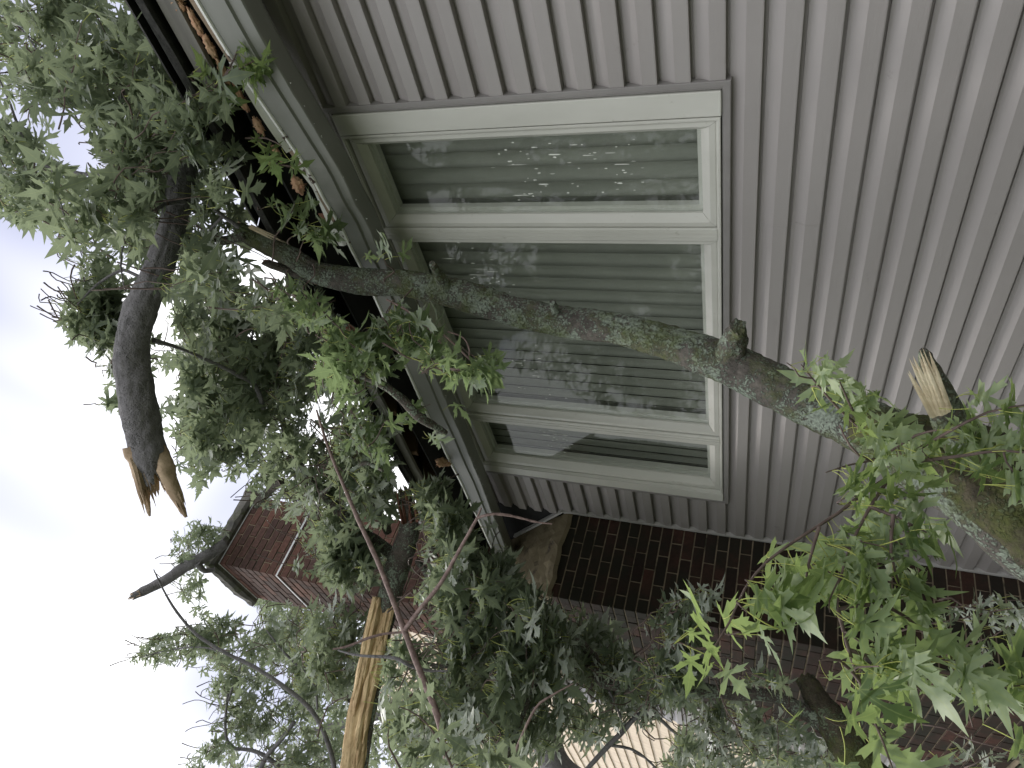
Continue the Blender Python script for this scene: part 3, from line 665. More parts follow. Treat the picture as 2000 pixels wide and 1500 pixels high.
mb = MB(); mb.box(CX0 + .006, CX1 - .0065, CY0 + .0065, CY1 - .002, 0, zs - 0.002)
mb.box(SX0 + .006, SX1 - .0065, CY0 + .0066, SY1 - .006, zs + .002, szt - 0.001)
# shoulder infill on both sides
for (xa, xb) in ((CX1 - .0065, SX1), (CX0 + .006, SX0)):
    vs = [(xa, y, zs) for y in (CY0 + .006, CY1 - .002)] + [(xb, y, zs) for y in (CY0 + .006, CY1 - .002)] + [(xb, y, CZ + 1.90) for y in (CY0 + .006, CY1 - .002)]
    mb.add(vs, [(0, 1, 5, 4), (0, 2, 3, 1), (0, 4, 2), (1, 3, 5), (2, 4, 5, 3)])
mb.build('mortar_core', M_MORT, ch)
for (xa, xb) in ((CX1 + .012, SX1 - .003), (CX0 - .012, SX0 + .003)):
    mb = MB(); n_ = 18; m_ = 14; top = []
    for i in range(n_ + 1):
        for j in range(m_ + 1):
            a = i / n_; y = CY0 - .012 + j / m_ * (CY1 - CY0 + .008); x = xa + (xb - xa) * a; z = zs + 0.012 + a * (CZ + 1.93 - zs)
            top.append((x, y, z + 0.018 * noise.fractal(Vector((x * 9, y * 9, z * 9)), .8, 2, 4)))
    mb.add(top, [(i * (m_ + 1) + j, (i + 1) * (m_ + 1) + j, (i + 1) * (m_ + 1) + j + 1, i * (m_ + 1) + j + 1) for i in range(n_) for j in range(m_)])
    sk = [Vector(top[i * (m_ + 1)]) for i in range(n_ + 1)]
    mb.add(sk + [p - Vector((0, 0, .045)) for p in sk], [(i, i + 1, n_ + 2 + i, n_ + 1 + i) for i in range(n_)])
    sk = [Vector(top[j]) for j in range(m_ + 1)]
    mb.add(sk + [p - Vector((0, 0, .03)) for p in sk], [(i, i + 1, m_ + 2 + i, m_ + 1 + i) for i in range(m_)])
    mb.build('mortar_wash', M_WASH, ch)
# straps
for zc, hgt in ((CZ + 4.372, 0.012), (CZ + 3.768, 0.016)):
    mb = MB(); e_ = 0.006
    for (x0, x1, y0, y1) in ((SX0 - e_, SX1 + e_, CY0 - e_, CY0 - .002), (SX0 - e_, SX1 + e_, SY1 + .002, SY1 + e_), (SX1 + .0025, SX1 + e_, CY0 - .002, SY1 + .002), (SX0 - e_, SX0 - .0025, CY0 - .002, SY1 + .002)):
        mb.box(x0, x1, y0, y1, zc - hgt / 2, zc + hgt / 2)
    mb.build('metal_strap', M_STRAP, ch)
# overhanging crown
mb = MB(); ov = 0.065; levels = [(0.0, 0.0, 0), (ov * .6, 0.005, 0), (ov, 0.03, 1), (ov, 0.085, 1), (ov * .7, 0.12, 1), (-0.10, 0.17, 1)]
m_ = 20; prev = None
for li, (o_, dz, ns_) in enumerate(levels):
    for s in range(4):
        for i in range(m_):
            a = i / m_; cs = [(SX0 - o_, CY0 - o_), (SX1 + o_, CY0 - o_), (SX1 + o_, SY1 + o_), (SX0 - o_, SY1 + o_)]
            p = Vector(cs[s]).lerp(Vector(cs[(s + 1) % 4]), a); x, y = p
            q = 0.012 * noise.fractal(Vector((x * 8, y * 8, dz * 8)), .8, 2, 3) if ns_ else 0
            mb.v.append((x + q, y - q, szt + dz + q))
for li in range(len(levels) - 1):
    for i in range(4 * m_): mb.f.append((li * 80 + i, li * 80 + (i + 1) % 80, li * 80 + 80 + (i + 1) % 80, li * 80 + 80 + i)); mb.m.append(0)
mb.f.append(tuple(400 + i for i in range(80))); mb.m.append(0)
mb.build('crown', M_GAPC if False else noisy('chimney_crown', (0.08, 0.078, 0.075), (0.18, 0.17, 0.155), 9, .95, .8, 80, dirt=((0.06, 0.07, 0.03), 6, .5)), ch)
# metal flashing where siding meets the brick
mb = MB(); mb.box(-4.262, -4.247, D - 0.030, D - 0.001, 0, CZ + 1.322); 
a0 = Vector((-4.2545, 0, CZ + 1.335)); a1 = Vector((-4.75, 0, CZ + 1.335 + .47)); dd = (a1 - a0).normalized(); nn = Vector((-dd.z, 0, dd.x)) * 0.008
vs = []
for p in (a0, a1):
    for s in (-1, 1):
        for y in (D - 0.030, D - 0.001): q = p + nn * s; vs.append((q.x, y, q.z))
mb.add(vs, [(0, 1, 5, 4), (2, 6, 7, 3), (0, 4, 6, 2), (0, 2, 3, 1), (4, 5, 7, 6), (1, 3, 7, 5)])
mb.build('brick_edge_trim', noisy('trim_light', (0.40, 0.39, 0.38), (0.5, 0.49, 0.48), 9, .45, .1), house)

# ------------------------------------------------------------------ neighbour's house
nb = thing('neighbour_house', 'cream clapboard house seen through leaves beyond the chimney', 'house', (-14, 3.7, 0))
NY = 3.7; e8 = 0.203
z = 0.75 + CZ
r = 0
while z < CZ + 9:
    top = z + e8; half = 6.5 if z < CZ + 5.3 else max(0.2, 6.5 - (z - CZ - 5.3) * 1.6)
    mb = MB(); x1 = -10.05 if z < CZ + 5.3 else -16.55 + half; x0 = -23.0 if z < CZ + 5.3 else -16.55 - half
    mb.prism([(NY, z), (NY - 0.03, z), (NY - 0.03, z + .01), (NY - 0.004, top + .002), (NY, top + .002)], x0, x1, cap=True)
    mb.build('clapboard', M_CREAM, nb); z = top
mb = MB(); mb.box(-23, -10.06, NY + .002, NY + 8, 0, CZ + 5.3); mb.build('wall', M_CREAM, nb)
mb = MB(); mb.bbox(-23, -10.0, NY - 0.06, NY, 0.50 + CZ, 0.748 + CZ, .004); mb.build('band_board', M_WHITE, nb)
mb = MB(); mb.bbox(-10.048, -9.93, NY - 0.05, NY + .05, 0.75 + CZ, CZ + 5.3, .004); mb.build('corner_board', M_WHITE, nb)
mb = MB()
for s in (-1, 1):
    vs = []
    for (dx, dz) in ((6.9, 5.1), (0, 9.35)):
        for y in (NY - .35, NY + 8.3):
            for t_ in (0, .12): vs.append((-16.55 + s * dx, y, CZ + dz + t_))
    mb.add(vs, [(0, 2, 3, 1), (4, 5, 7, 6), (0, 1, 5, 4), (2, 6, 7, 3), (0, 4, 6, 2), (1, 3, 7, 5)])
mb.build('roof', M_SHIN, nb)

# ------------------------------------------------------------------ leaves
HALF = [(0, 0), (.08, -.03), (.18, -.09), (.34, -.12), (.26, -.03), (.28, .03), (.13, .085), (.10, .11), (.24, .17), (.36, .185), (.37, .25), (.62, .44), (.44, .385), (.43, .48), (.30, .38), (.17, .29), (.055, .22),
        (.07, .40), (.11, .50), (.25, .62), (.16, .62), (.20, .78), (.12, .74), (.08, .90), (.0, 1.15)]
def leafmesh(seed, petl=0.55):
    r3 = random.Random(seed)
    hw = r3.uniform(.92, 1.2)
    outl = [(x * hw * (1 + r3.uniform(-.08, .08)), y + r3.uniform(-.012, .012)) for x, y in HALF]
    left = [(-x * hw * (1 + r3.uniform(-.08, .08)), y + r3.uniform(-.012, .012)) for x, y in HALF[1:-1]][::-1]
    poly = outl + left
    tri = tessellate_polygon([[Vector((x, y, 0)) for x, y in poly]])
    curl = r3.uniform(0.05, 0.55); fold = r3.uniform(0.05, 0.40); tw = r3.uniform(-.35, .35); lw = r3.uniform(0, .25)
    P = []
    for x, y in poly:
        z = fold * abs(x) - 0.35 * abs(x) ** 2 * (1 + curl) - curl * max(y, 0) ** 2 * .7 + tw * x * y + lw * .12 * math.sin(9 * y + 5 * x)
        P.append((x, y * (1 - .12 * curl), z))
    # petiole: base at the origin, curving to the blade base
    pl = petl * r3.uniform(.75, 1.2); bend = r3.uniform(.1, .45); side = r3.uniform(-.15, .15)
    cpts = []
    for i in range(6):
        t = i / 5; cpts.append(Vector((side * math.sin(t * math.pi), pl * t, bend * math.sin(t * math.pi * .5) * .5)))
    off = cpts[-1]; ang = -r3.uniform(.3, 1.1)      # blade droops from the petiole end
    V = []; ca, sa = math.cos(ang), math.sin(ang)
    for x, y, z in P: V.append((x + off.x, off.y + y * ca - z * sa, off.z + y * sa + z * ca))
    F = [tuple(t) for t in tri]
    UV = [(x, y) for x, y in poly]
    # make sure faces look up (+z) before the droop
    FF = []
    for f in F:
        a, b, c = [Vector(poly[i]) for i in f]
        if (b - a).cross(c - a) < 0: f = (f[0], f[2], f[1])
        FF.append(f)
    b0 = len(V); rr = 0.011
    for c in cpts:
        for q in range(3): a = 2 * math.pi * q / 3; V.append((c.x + math.cos(a) * rr, c.y, c.z + math.sin(a) * rr)); UV.append((0, 0))
    PF = []
    for i in range(5):
        for q in range(3):
            a = b0 + i * 3 + q; b = b0 + i * 3 + (q + 1) % 3; PF.append((a, b, b + 3)); PF.append((a, b + 3, a + 3))
    return np.array(V), np.array(FF), np.array(PF), np.array(UV)
LV = [leafmesh(s) for s in range(10)]
def leaf_data(i, lm):
    V, F, PF, UV = LV[i]; me = bpy.data.meshes.new('leaf'); fs = [tuple(map(int, f)) for f in F] + [tuple(map(int, f)) for f in PF]
    me.from_pydata(V.tolist(), [], fs); me.materials.append(lm); me.materials.append(M_PET)
    me.polygons.foreach_set('material_index', [0] * len(F) + [1] * len(PF)); me.polygons.foreach_set('use_smooth', [True] * len(fs))
    uvl = me.uv_layers.new(name='UVMap'); li = np.array([v for f in fs for v in f]); uvl.data.foreach_set('uv', UV[li].ravel().astype(np.float32))
    return me
LD = {}
def get_ld(i, lm):
    if (i, lm.name) not in LD: LD[(i, lm.name)] = leaf_data(i, lm)
    return LD[(i, lm.name)]
def stuff_leaves(leaves, lm, parent, name='foliage'):
    if not leaves: return
    nv = 0; VV = []; FF = []; MI = []; UU = []; TT = []
    for (p, R, s, vi) in leaves:
        V, F, PF, UV = LV[vi]
        VV.append((V * s) @ R.T + p); A = np.concatenate([F, PF]); FF.append(A + nv); MI.append(np.concatenate([np.zeros(len(F), int), np.ones(len(PF), int)]))
        UU.append(UV[A.ravel()]); TT.append(np.full(len(V), rng.random())); nv += len(V)
    VV = np.concatenate(VV) - np.array(parent.location); FF = np.concatenate(FF); MI = np.concatenate(MI); UU = np.concatenate(UU); TT = np.concatenate(TT)
    me = bpy.data.meshes.new(name); nf = len(FF)
    me.vertices.add(len(VV)); me.vertices.foreach_set('co', VV.ravel().astype(np.float32))
    me.loops.add(nf * 3); me.loops.foreach_set('vertex_index', FF.ravel().astype(np.int32))
    me.polygons.add(nf); me.polygons.foreach_set('loop_start', np.arange(0, nf * 3, 3, dtype=np.int32))
    me.polygons.foreach_set('material_index', MI.astype(np.int32)); me.polygons.foreach_set('use_smooth', np.ones(nf, bool))
    me.materials.append(lm); me.materials.append(M_PET)
    me.update(calc_edges=True)
    uvl = me.uv_layers.new(name='UVMap'); uvl.data.foreach_set('uv', UU.ravel().astype(np.float32))
    a = me.attributes.new('tone', 'FLOAT', 'POINT'); a.data.foreach_set('value', TT.astype(np.float32))
    o = bpy.data.objects.new(name, me); lnk(o, parent); o['kind'] = 'stuff'
def orient(t, nrm):
    t = t.normalized(); n_ = (nrm - t * nrm.dot(t))
    if n_.length < 1e-4: n_ = t.orthogonal()
    n_.normalize(); x = t.cross(n_)
    return np.array([[x.x, t.x, n_.x], [x.y, t.y, n_.y], [x.z, t.z, n_.z]])
DOWN = Vector((0, 0, -1))
def leaves_on(path, size, n, wind=Vector((-.25, .1, 0)), start=0.25, droop=1.0, flip=0.5, spread=1.0):
    """n leaves in opposite pairs along the outer part of a twig path"""
    out_ = []; m = len(path)
    for i in range(n):
        a = start + (1 - start) * (i // 2 * 2 + 1) / max(1, n)
        a = min(1, a + random.uniform(-.03, .03)); q = a * (m - 1); i0 = min(int(q), m - 2); p = path[i0].lerp(path[i0 + 1], q - i0)
        tg_ = (path[i0 + 1] - path[i0]).normalized()
        sd = tg_.orthogonal().normalized(); sd = Matrix.Rotation(random.uniform(0, 6.28), 3, tg_) @ sd
        t = (tg_ * random.uniform(.2, .9) + sd * spread * random.uniform(.5, 1.0) + DOWN * droop * random.uniform(.8, 2.0) + wind)
        up = Vector((0, 0, 1)) if random.random() > flip else Vector((0, 0, -1))
        nr = up * random.uniform(.3, 1) + Vector((random.gauss(0, .6), random.gauss(0, .6), random.gauss(0, .3)))
        s = size * random.choice((.55, .75, .9, 1.0, 1.0, 1.1, 1.2)) * random.uniform(.88, 1.1)
        out_.append((np.array(p), orient(t, nr), s, random.randrange(10)))
    return out_
KEEP = []   # room kept free of leaves round the limbs and openings: (point a, point b, radius m, in front only)
def protect(pts, depth, r):
    """pixels path of something the photo shows bare; no leaf may hang between it and the viewer"""
    for i in range(len(pts) - 1):
        (x0, y0), (x1, y1) = pts[i], pts[i + 1]; n_ = max(1, int(math.hypot(x1 - x0, y1 - y0) / 25))
        for j in range(n_ + 1): KEEP.append((x0 + (x1 - x0) * j / n_, y0 + (y1 - y0) * j / n_, r, depth))
protect([(300, 930), (288, 885), (268, 780), (260, 710), (259, 640), (276, 592), (305, 540), (328, 490), (345, 420), (357, 345)], 3.24, 42)
protect([(462, 445), (500, 466), (550, 495), (610, 528)], 3.25, 54); protect([(436, 423), (400, 395)], 3.1, 14)
protect([(468, 450), (500, 466), (560, 500), (620, 530), (700, 545), (800, 552), (900, 570), (1000, 600), (1500, 740)], 3.1, 44)
protect([(800, 860), (830, 890), (815, 920)], 5, 38); protect([(845, 870), (870, 905), (900, 960), (960, 1080)], 5, 14)
protect([(850, 745), (870, 800), (915, 890), (940, 960)], 5, 26)
protect([(690, 740), (745, 752), (785, 780), (815, 812), (850, 835)], 3.0, 14)
protect([(800, 1000), (797, 1045), (783, 1090), (770, 1130), (755, 1176), (742, 1215), (728, 1280), (716, 1340), (704, 1400), (696, 1450)], 4.25, 34)
protect([(475, 1000), (440, 1080), (500, 1090), (560, 1060), (530, 1130)], 5.6, 34)
protect([(572, 924), (635, 965), (700, 1036), (740, 1062)], 4.2, 15)
protect([(1010, 1050), (1050, 1100), (1050, 1130)], 5, 30); protect([(1130, 1060), (1280, 1090), (1180, 1120)], 5, 60); protect([(1300, 1090), (1350, 1100)], 5, 45)
protect([(650, 200), (900, 300), (1200, 300), (1400, 300)], 5, 120); protect([(1050, 800), (1300, 900)], 5, 95); protect([(1000, 930), (1050, 960)], 5, 50)
protect([(545, 320), (600, 400), (640, 440), (690, 510)], 2.75, 10); protect([(480, 190), (560, 290), (620, 330), (690, 440)], 5, 18)
protect([(1880, 960), (1960, 1010), (2010, 1060)], 1.9, 52); protect([(1790, 720), (1815, 770), (1835, 800)], 2, 38); protect([(1900, 600), (1950, 700), (1700, 650)], 3, 60)
protect([(1210, 1345), (1250, 1340)], 3.4, 16); protect([(1460, 1356), (1540, 1370)], 3.25, 16); protect([(1590, 1350), (1620, 1400)], 3.2, 36); protect([(1480, 1290), (1560, 1300)], 5, 26)
protect([(1240, 1440), (1290, 1470), (1320, 1400)], 5, 22); protect([(1180, 1460), (1250, 1395)], 3.6, 12); protect([(840, 1240), (830, 1215)], 5, 12)
protect([(1840, 1090), (1920, 1110)], 3, 30); protect([(1480, 960), (1540, 940)], 3, 25); protect([(1800, 1480), (1880, 1400), (1960, 1440)], 3, 42)
KP = np.array(KEEP)
def emit(root, leaves, lm, twigs, twmat=None):
    kept = []
    for l in leaves:
        bad = False
        for fr in (.75, 1.2):
            x, y, z = proj(l[0] + l[1][:, 1] * l[2] * fr)
            if np.any(((KP[:, 0] - x) ** 2 + (KP[:, 1] - y) ** 2 < KP[:, 2] ** 2) & (KP[:, 3] > z)): bad = True; break
        if not bad: kept.append(l)
    leaves = kept
    def tbad(path):
        for p in (path[-1], path[len(path) // 2]):
            x, y, z = proj(p)
            if np.any(((KP[:, 0] - x) ** 2 + (KP[:, 1] - y) ** 2 < (KP[:, 2] * .8) ** 2) & (KP[:, 3] > z)): return True
        return False
    twigs = [t_ for t_ in twigs if t_[1] > .0044 or not tbad(t_[0])]
    """the 300 leaves that show largest as leaf parts, the others joined"""
    def sc(l):
        p = proj(l[0] + l[1][:, 1] * l[2]); 
        return p[2] / l[2] * .12 + (0 if (-30 < p[0] < 2030 and -30 < p[1] < 1530) else 100)
    leaves.sort(key=sc); bl = Vector(root.location)
    for (p, R, s, vi) in leaves[:300]:
        o = bpy.data.objects.new('leaf', get_ld(vi, lm)); lnk(o, root)
        M4 = Matrix(((R[0][0] * s, R[0][1] * s, R[0][2] * s, p[0] - bl.x), (R[1][0] * s, R[1][1] * s, R[1][2] * s, p[1] - bl.y), (R[2][0] * s, R[2][1] * s, R[2][2] * s, p[2] - bl.z), (0, 0, 0, 1)))
        o.matrix_local = M4
    stuff_leaves(leaves[300:], lm, root)
    if twigs:
        mb = MB()
        for (path, r0, r1) in twigs:
            k_ = len(path); tube(mb, path, [r0 + (r1 - r0) * i / (k_ - 1) for i in range(k_)], 5, 0.05)
        o = mb.build('twigs', twmat or M_TWIG, root, True); o['kind'] = 'stuff'
def inpoly(x, y, P):
    c = False; j = len(P) - 1
    for i in range(len(P)):
        if (P[i][1] > y) != (P[j][1] > y) and x < (P[j][0] - P[i][0]) * (y - P[i][1]) / (P[j][1] - P[i][1]) + P[i][0]: c = not c
        j = i
    return c
def curve(p0, p1, sag=0.05, n=5, jit=0.011):
    pts = []
    for i in range(n + 1):
        a = i / n; p = p0.lerp(p1, a); p = p + Vector((0, 0, -1)) * (-sag * 4 * a * (1 - a)) + Vector((random.gauss(0, jit), random.gauss(0, jit), random.gauss(0, jit))) * (1 if 0 < i < n else 0)
        pts.append(p)
    return pts
def mass(poly, holes, n, d0, d1, limbs, size, nl=8, tw=(0.25, 0.55), keep=None, wind=Vector((-.25, .1, 0)), droop=1.0, flip=.5, minlimb=True):
    """twigs with leaves filling a volume: tips inside the outline at depth d0..d1, each grown from the nearest limb side"""
    xs0 = [p[0] for p in poly]; ys0 = [p[1] for p in poly]; L_ = []; T_ = []; c = 0; tries = 0
    while c < n and tries < n * 40:
        tries += 1
        x = random.uniform(min(xs0), max(xs0)); y = random.uniform(min(ys0), max(ys0))
        if not inpoly(x, y, poly) or any((x - h[0]) ** 2 + (y - h[1]) ** 2 < h[2] ** 2 for h in holes): continue
        d = random.uniform(d0(x, y) if callable(d0) else d0, d1(x, y) if callable(d1) else d1); tip = at(x, y, d)
        if tip.y > 2.08 and tip.z < CZ + 2.25 + max(0, tip.y - 2.1) * SL + .05: 
            tip = at(x, y, d * 2.02 / tip.y)
        near = min(limbs, key=lambda q: (q - tip).length) if limbs else tip + Vector((.3, .1, .3))
        v = near - tip; ln = random.uniform(*tw)
        root_ = tip + (v.normalized() * min(ln, v.length) if v.length > 1e-3 else Vector((0, 0, ln))) + Vector((.05, 0, .12)) + Vector((random.gauss(0, .08), random.gauss(0, .08), random.gauss(0, .08)))
        pth = curve(root_, tip, random.uniform(-.02, .06)); T_.append((pth, random.uniform(.0025, .0045), .0015))
        L_ += leaves_on(pth, size, nl, wind, droop=droop, flip=flip); c += 1
    return L_, T_
def limb(root, pts, name='limb', material=None, n=10, step=.03, mode='d', **kw):
    P = [(aty if mode == 'y' else at)(p[0], p[1], p[2]) for p in pts]; R = [p[3] for p in pts]
    mb = MB(); Q, RR, T = tube(mb, P, R, n, step, **kw)
    o = mb.build(name, [material or M_BARK, M_RAWD], root, True)
    return Q, o
def splinters(root, c, d, rad, n, l0, l1, material, name='splintered_wood', wf=1.0):
    mb = MB(); d = d.normalized(); u = d.orthogonal().normalized(); v = d.cross(u)
    for i in range(n):
        a = random.uniform(0, 6.28); r = rad * math.sqrt(random.random()); p = c + (u * math.cos(a) + v * math.sin(a)) * r
        ln = random.uniform(l0, l1); wd = rad * random.uniform(.12, .30) * wf; q = p + d * ln + (u * random.gauss(0, .1) + v * random.gauss(0, .1)) * ln * .35
        a2 = random.uniform(0, 3.14); e1 = u * math.cos(a2) + v * math.sin(a2); e2 = d.cross(e1)
        md = p.lerp(q, .55)
        vs = [p - d * .03 + e1 * wd + e2 * wd * .5, p - d * .03 - e1 * wd + e2 * wd * .4, p - d * .03 - e2 * wd * .6, md + e1 * wd * .8, md - e1 * wd * .7, md - e2 * wd * .5, q]
        mb.add(vs, [(0, 1, 4, 3), (1, 2, 5, 4), (2, 0, 3, 5), (3, 4, 6), (4, 5, 6), (5, 3, 6), (0, 2, 1)])
    return mb.build(name, material, root)

# ---- 1. leaning lichen limb in front of the window
A = thing('leaning_limb', 'thick lichen covered maple limb leaning from the ground across the window to the gutter', 'tree limb', at(2250, 1190, 1.5))
main = [(2320, 1240, 0.93, .125), (2150, 1125, 1.03, .122), (1960, 978, 1.17, .118), (1850, 912, 1.28, .108), (1740, 858, 1.40, .088), (1600, 797, 1.55, .071), (1498, 746, 1.65, .073), (1405, 703, 1.73, .072), (1300, 667, 1.80, .062),
        (1200, 641, 1.86, .058), (1100, 629, 1.91, .062), (1000, 607, 1.95, .060), (900, 575, 1.985, .064), (800, 555, 2.01, .056), (700, 548, 2.03, .060), (620, 533, 2.05, .052), (560, 497, 2.07, .046), (500, 466, 2.09, .045), (466, 449, 2.10, .036)]
QA, o_ = limb(A, main, 'trunk', M_LICH, 56, .008, 'y', rough=0.0035, freq=38, furrow=0.006, wob=.10, jag1=.03, cap_mi=1)
lowp = [(2340, 1215, 0.915, .14), (2150, 1085, 1.03, .135), (2000, 965, 1.15, .128), (1880, 905, 1.26, .108), (1780, 862, 1.36, .080)]
limb(A, lowp, 'trunk_base', M_MOSSB, 56, .008, 'y', rough=0.006, freq=24, furrow=0.018, wob=.08)
# knots and stubs on the limb
limb(A, [(1425, 690, 1.72, .05), (1437, 655, 1.70, .034), (1440, 640, 1.69, .028)], 'stub', M_LICH, 24, .006, 'y', rough=.013, freq=26, jag1=.02)
limb(A, [(1690, 840, 1.40, .05), (1725, 832, 1.33, .036), (1745, 828, 1.30, .030)], 'stub', M_MOSSB, 20, .008, 'y', rough=.007, freq=30)
limb(A, [(870, 560, 1.97, .03), (850, 525, 1.95, .016), (845, 516, 1.94, .010)], 'stub', M_LICH, 14, .01, 'y', rough=.006, freq=30)
limb(A, [(1085, 606, 1.9, .02), (1078, 590, 1.88, .010)], 'stub', M_LICH, 10, .01, 'y', rough=.005, freq=30)
limb(A, [(620, 545, 2.06, .03), (575, 533, 2.08, .022), (540, 520, 2.08, .020), (518, 513, 2.09, .015)], 'dead_stub', M_BARKG, 12, .02, 'y', rough=.003, jag1=.02, cap_mi=1)
limb(A, [(470, 447, 2.09, .013), (452, 433, 2.09, .009), (436, 423, 2.09, .009), (418, 408, 2.09, .009), (398, 393, 2.10, .007)], 'shoot', M_BARK, 7, .02, 'y')
limb(A, [(436, 423, 2.09, .008), (415, 443, 2.06, .007), (398, 468, 2.04, .006), (375, 492, 2.03, .004), (360, 520, 2.0, .002)], 'shoot', M_BARK, 6, .02, 'y')
splinters(A, aty(500, 447, 2.07), aty(570, 480, 2.07) - aty(470, 435, 2.07), .012, 14, .05, .16, M_RAW, 'split_wood')
splinters(A, aty(482, 466, 2.08), aty(465, 445, 2.08) - aty(490, 475, 2.08), .012, 10, .02, .05, M_RAW, 'split_wood')
splinters(A, aty(519, 513, 2.08), aty(510, 510, 2.08) - aty(530, 516, 2.08), .011, 10, .01, .03, M_RED, 'split_wood')
# torn side branch with bright wood
sb = [(1895, 880, 1.22, .05), (1858, 825, 1.27, .042), (1835, 770, 1.31, .034), (1815, 720, 1.34, .022), (1803, 682, 1.36, .008)]
limb(A, sb, 'torn_branch', M_LICH, 24, .01, 'y', rough=.004, freq=40)
mb = MB(); r3 = random.Random(4)
pa = [aty(1842 + dx, 812 + dy, 1.215) for dx, dy in ((-19, 6), (-10, 3), (-2, 0), (5, -3), (10, -6))]
pb_px = [((1774, 724), (1780, 686), (1785, 700), (1795, 674), (1803, 668))]
tips = [aty(1772, 722, 1.245), aty(1773, 684, 1.25), aty(1786, 690, 1.255), aty(1791, 672, 1.262), aty(1803, 668, 1.275)]
for i in range(5):
    for s_ in range(4):
        b0 = pa[i] + Vector((r3.gauss(0, .002), r3.uniform(0, .010), r3.gauss(0, .002))); tp = tips[i].lerp(b0, r3.uniform(0, .38)) + Vector((r3.gauss(0, .003), r3.uniform(0, .006), r3.gauss(0, .003)))
        md = b0.lerp(tp, .62); ax = (tp - b0).normalized(); sd = ax.cross(Vector((0, 1, 0))).normalized(); w0 = r3.uniform(.0035, .007)
        vs = [b0 - sd * w0, b0 + sd * w0, b0 + Vector((0, w0, 0)), md - sd * w0 * .9, md + sd * w0 * .9, md + Vector((0, w0, 0)), tp, b0 - Vector((0, w0 * .4, 0)), md - Vector((0, w0 * .5, 0))]
        mb.add(vs, [(0, 7, 8, 3), (7, 1, 4, 8), (1, 2, 5, 4), (2, 0, 3, 5), (3, 8, 6), (8, 4, 6), (4, 5, 6), (5, 3, 6)])
mb.build('bright_torn_wood', M_RAW, A)
# leafy shoots on the lower part of the limb (near the viewer)
def sprayset(stems, size, dens, lm, root, sidel=.10, wind=Vector((-.35, .1, 0)), flip=.35, droop=1.0, r0=.0045):
    LL = []; TT = []
    for st in stems:
        P = [at(*p) for p in st]; Q, R = catmull(P, [0] * len(P), .02); TT.append((P, r0, .0016))
        tot = sum((Q[i + 1] - Q[i]).length for i in range(len(Q) - 1)); nn_ = max(4, int(tot * dens))
        LL += leaves_on(Q, size, nn_, wind, start=.08, flip=flip, droop=droop, spread=1.1)
        for q in range(int(tot * 9)):
            i = random.randrange(2, len(Q) - 1); d = Vector((random.gauss(0, 1), random.gauss(0, .7), random.gauss(0, 1) - .3)).normalized() + (Q[i] - Q[i - 1]).normalized() * .6
            e_ = Q[i] + d * random.uniform(.5, 1.0) * sidel; pth = curve(Q[i], e_, .01, 3, .006); TT.append((pth, .0025, .0012)); LL += leaves_on(pth, size, 4, wind, start=.4, flip=flip, droop=droop)
    return LL, TT
ll, tt = sprayset([[(1680, 835, 1.78), (1640, 800, 1.72), (1600, 755, 1.70), (1565, 712, 1.70)], [(1690, 850, 1.75), (1660, 790, 1.66), (1640, 745, 1.66)], [(1790, 880, 1.62), (1850, 845, 1.50), (1930, 805, 1.45), (2010, 790, 1.42)],
                   [(1740, 870, 1.68), (1700, 900, 1.58), (1660, 870, 1.56), (1640, 830, 1.58)], [(1800, 900, 1.60), (1880, 890, 1.45), (1960, 880, 1.40), (2040, 890, 1.36)], [(1740, 880, 1.62), (1790, 850, 1.55), (1830, 840, 1.50)]], .092, 40, M_LEAFY, A)
emit(A, ll, M_LEAFY, tt)

# ---- 2. bright near bough, lower right
B = thing('near_bough', 'nearest bright green maple bough with yellow leaf stalks hanging before the brick chimney', 'branch', at(1750, 900, 1.6))
stems = [[(1740, 930, 1.6), (1690, 960, 1.55), (1640, 1000, 1.52), (1570, 1045, 1.5), (1500, 1095, 1.48), (1455, 1150, 1.45), (1425, 1215, 1.42), (1395, 1265, 1.40), (1385, 1300, 1.40)],
         [(1740, 930, 1.6), (1700, 990, 1.5), (1660, 1070, 1.46), (1640, 1140, 1.44), (1637, 1190, 1.42)],
         [(1637, 1190, 1.42), (1655, 1260, 1.40), (1675, 1320, 1.38), (1700, 1390, 1.36), (1725, 1450, 1.34), (1750, 1520, 1.34)],
         [(1637, 1190, 1.42), (1710, 1180, 1.42), (1770, 1205, 1.42), (1830, 1260, 1.44), (1890, 1310, 1.45), (1960, 1340, 1.46), (2030, 1360, 1.46)],
         [(1700, 990, 1.5), (1750, 1010, 1.45), (1810, 1040, 1.42)],
         [(1640, 1130, 1.45), (1700, 1130, 1.42), (1750, 1140, 1.4)],
         [(1745, 1005, 1.45), (1740, 1080, 1.42), (1760, 1150, 1.42)], [(1600, 1030, 1.5), (1580, 1100, 1.46), (1570, 1160, 1.44)], [(1850, 1275, 1.44), (1880, 1350, 1.40), (1900, 1420, 1.4)], [(1660, 1270, 1.4), (1740, 1300, 1.38), (1800, 1350, 1.38)],
         [(1680, 1330, 1.38), (1640, 1290, 1.34), (1600, 1290, 1.33)],
         [(1700, 1390, 1.36), (1650, 1420, 1.33), (1610, 1400, 1.3)]]
ll, tt = sprayset(stems, .100, 42, M_LEAFY, B, .10, flip=.30, droop=.9)
emit(B, ll, M_LEAFY, tt)
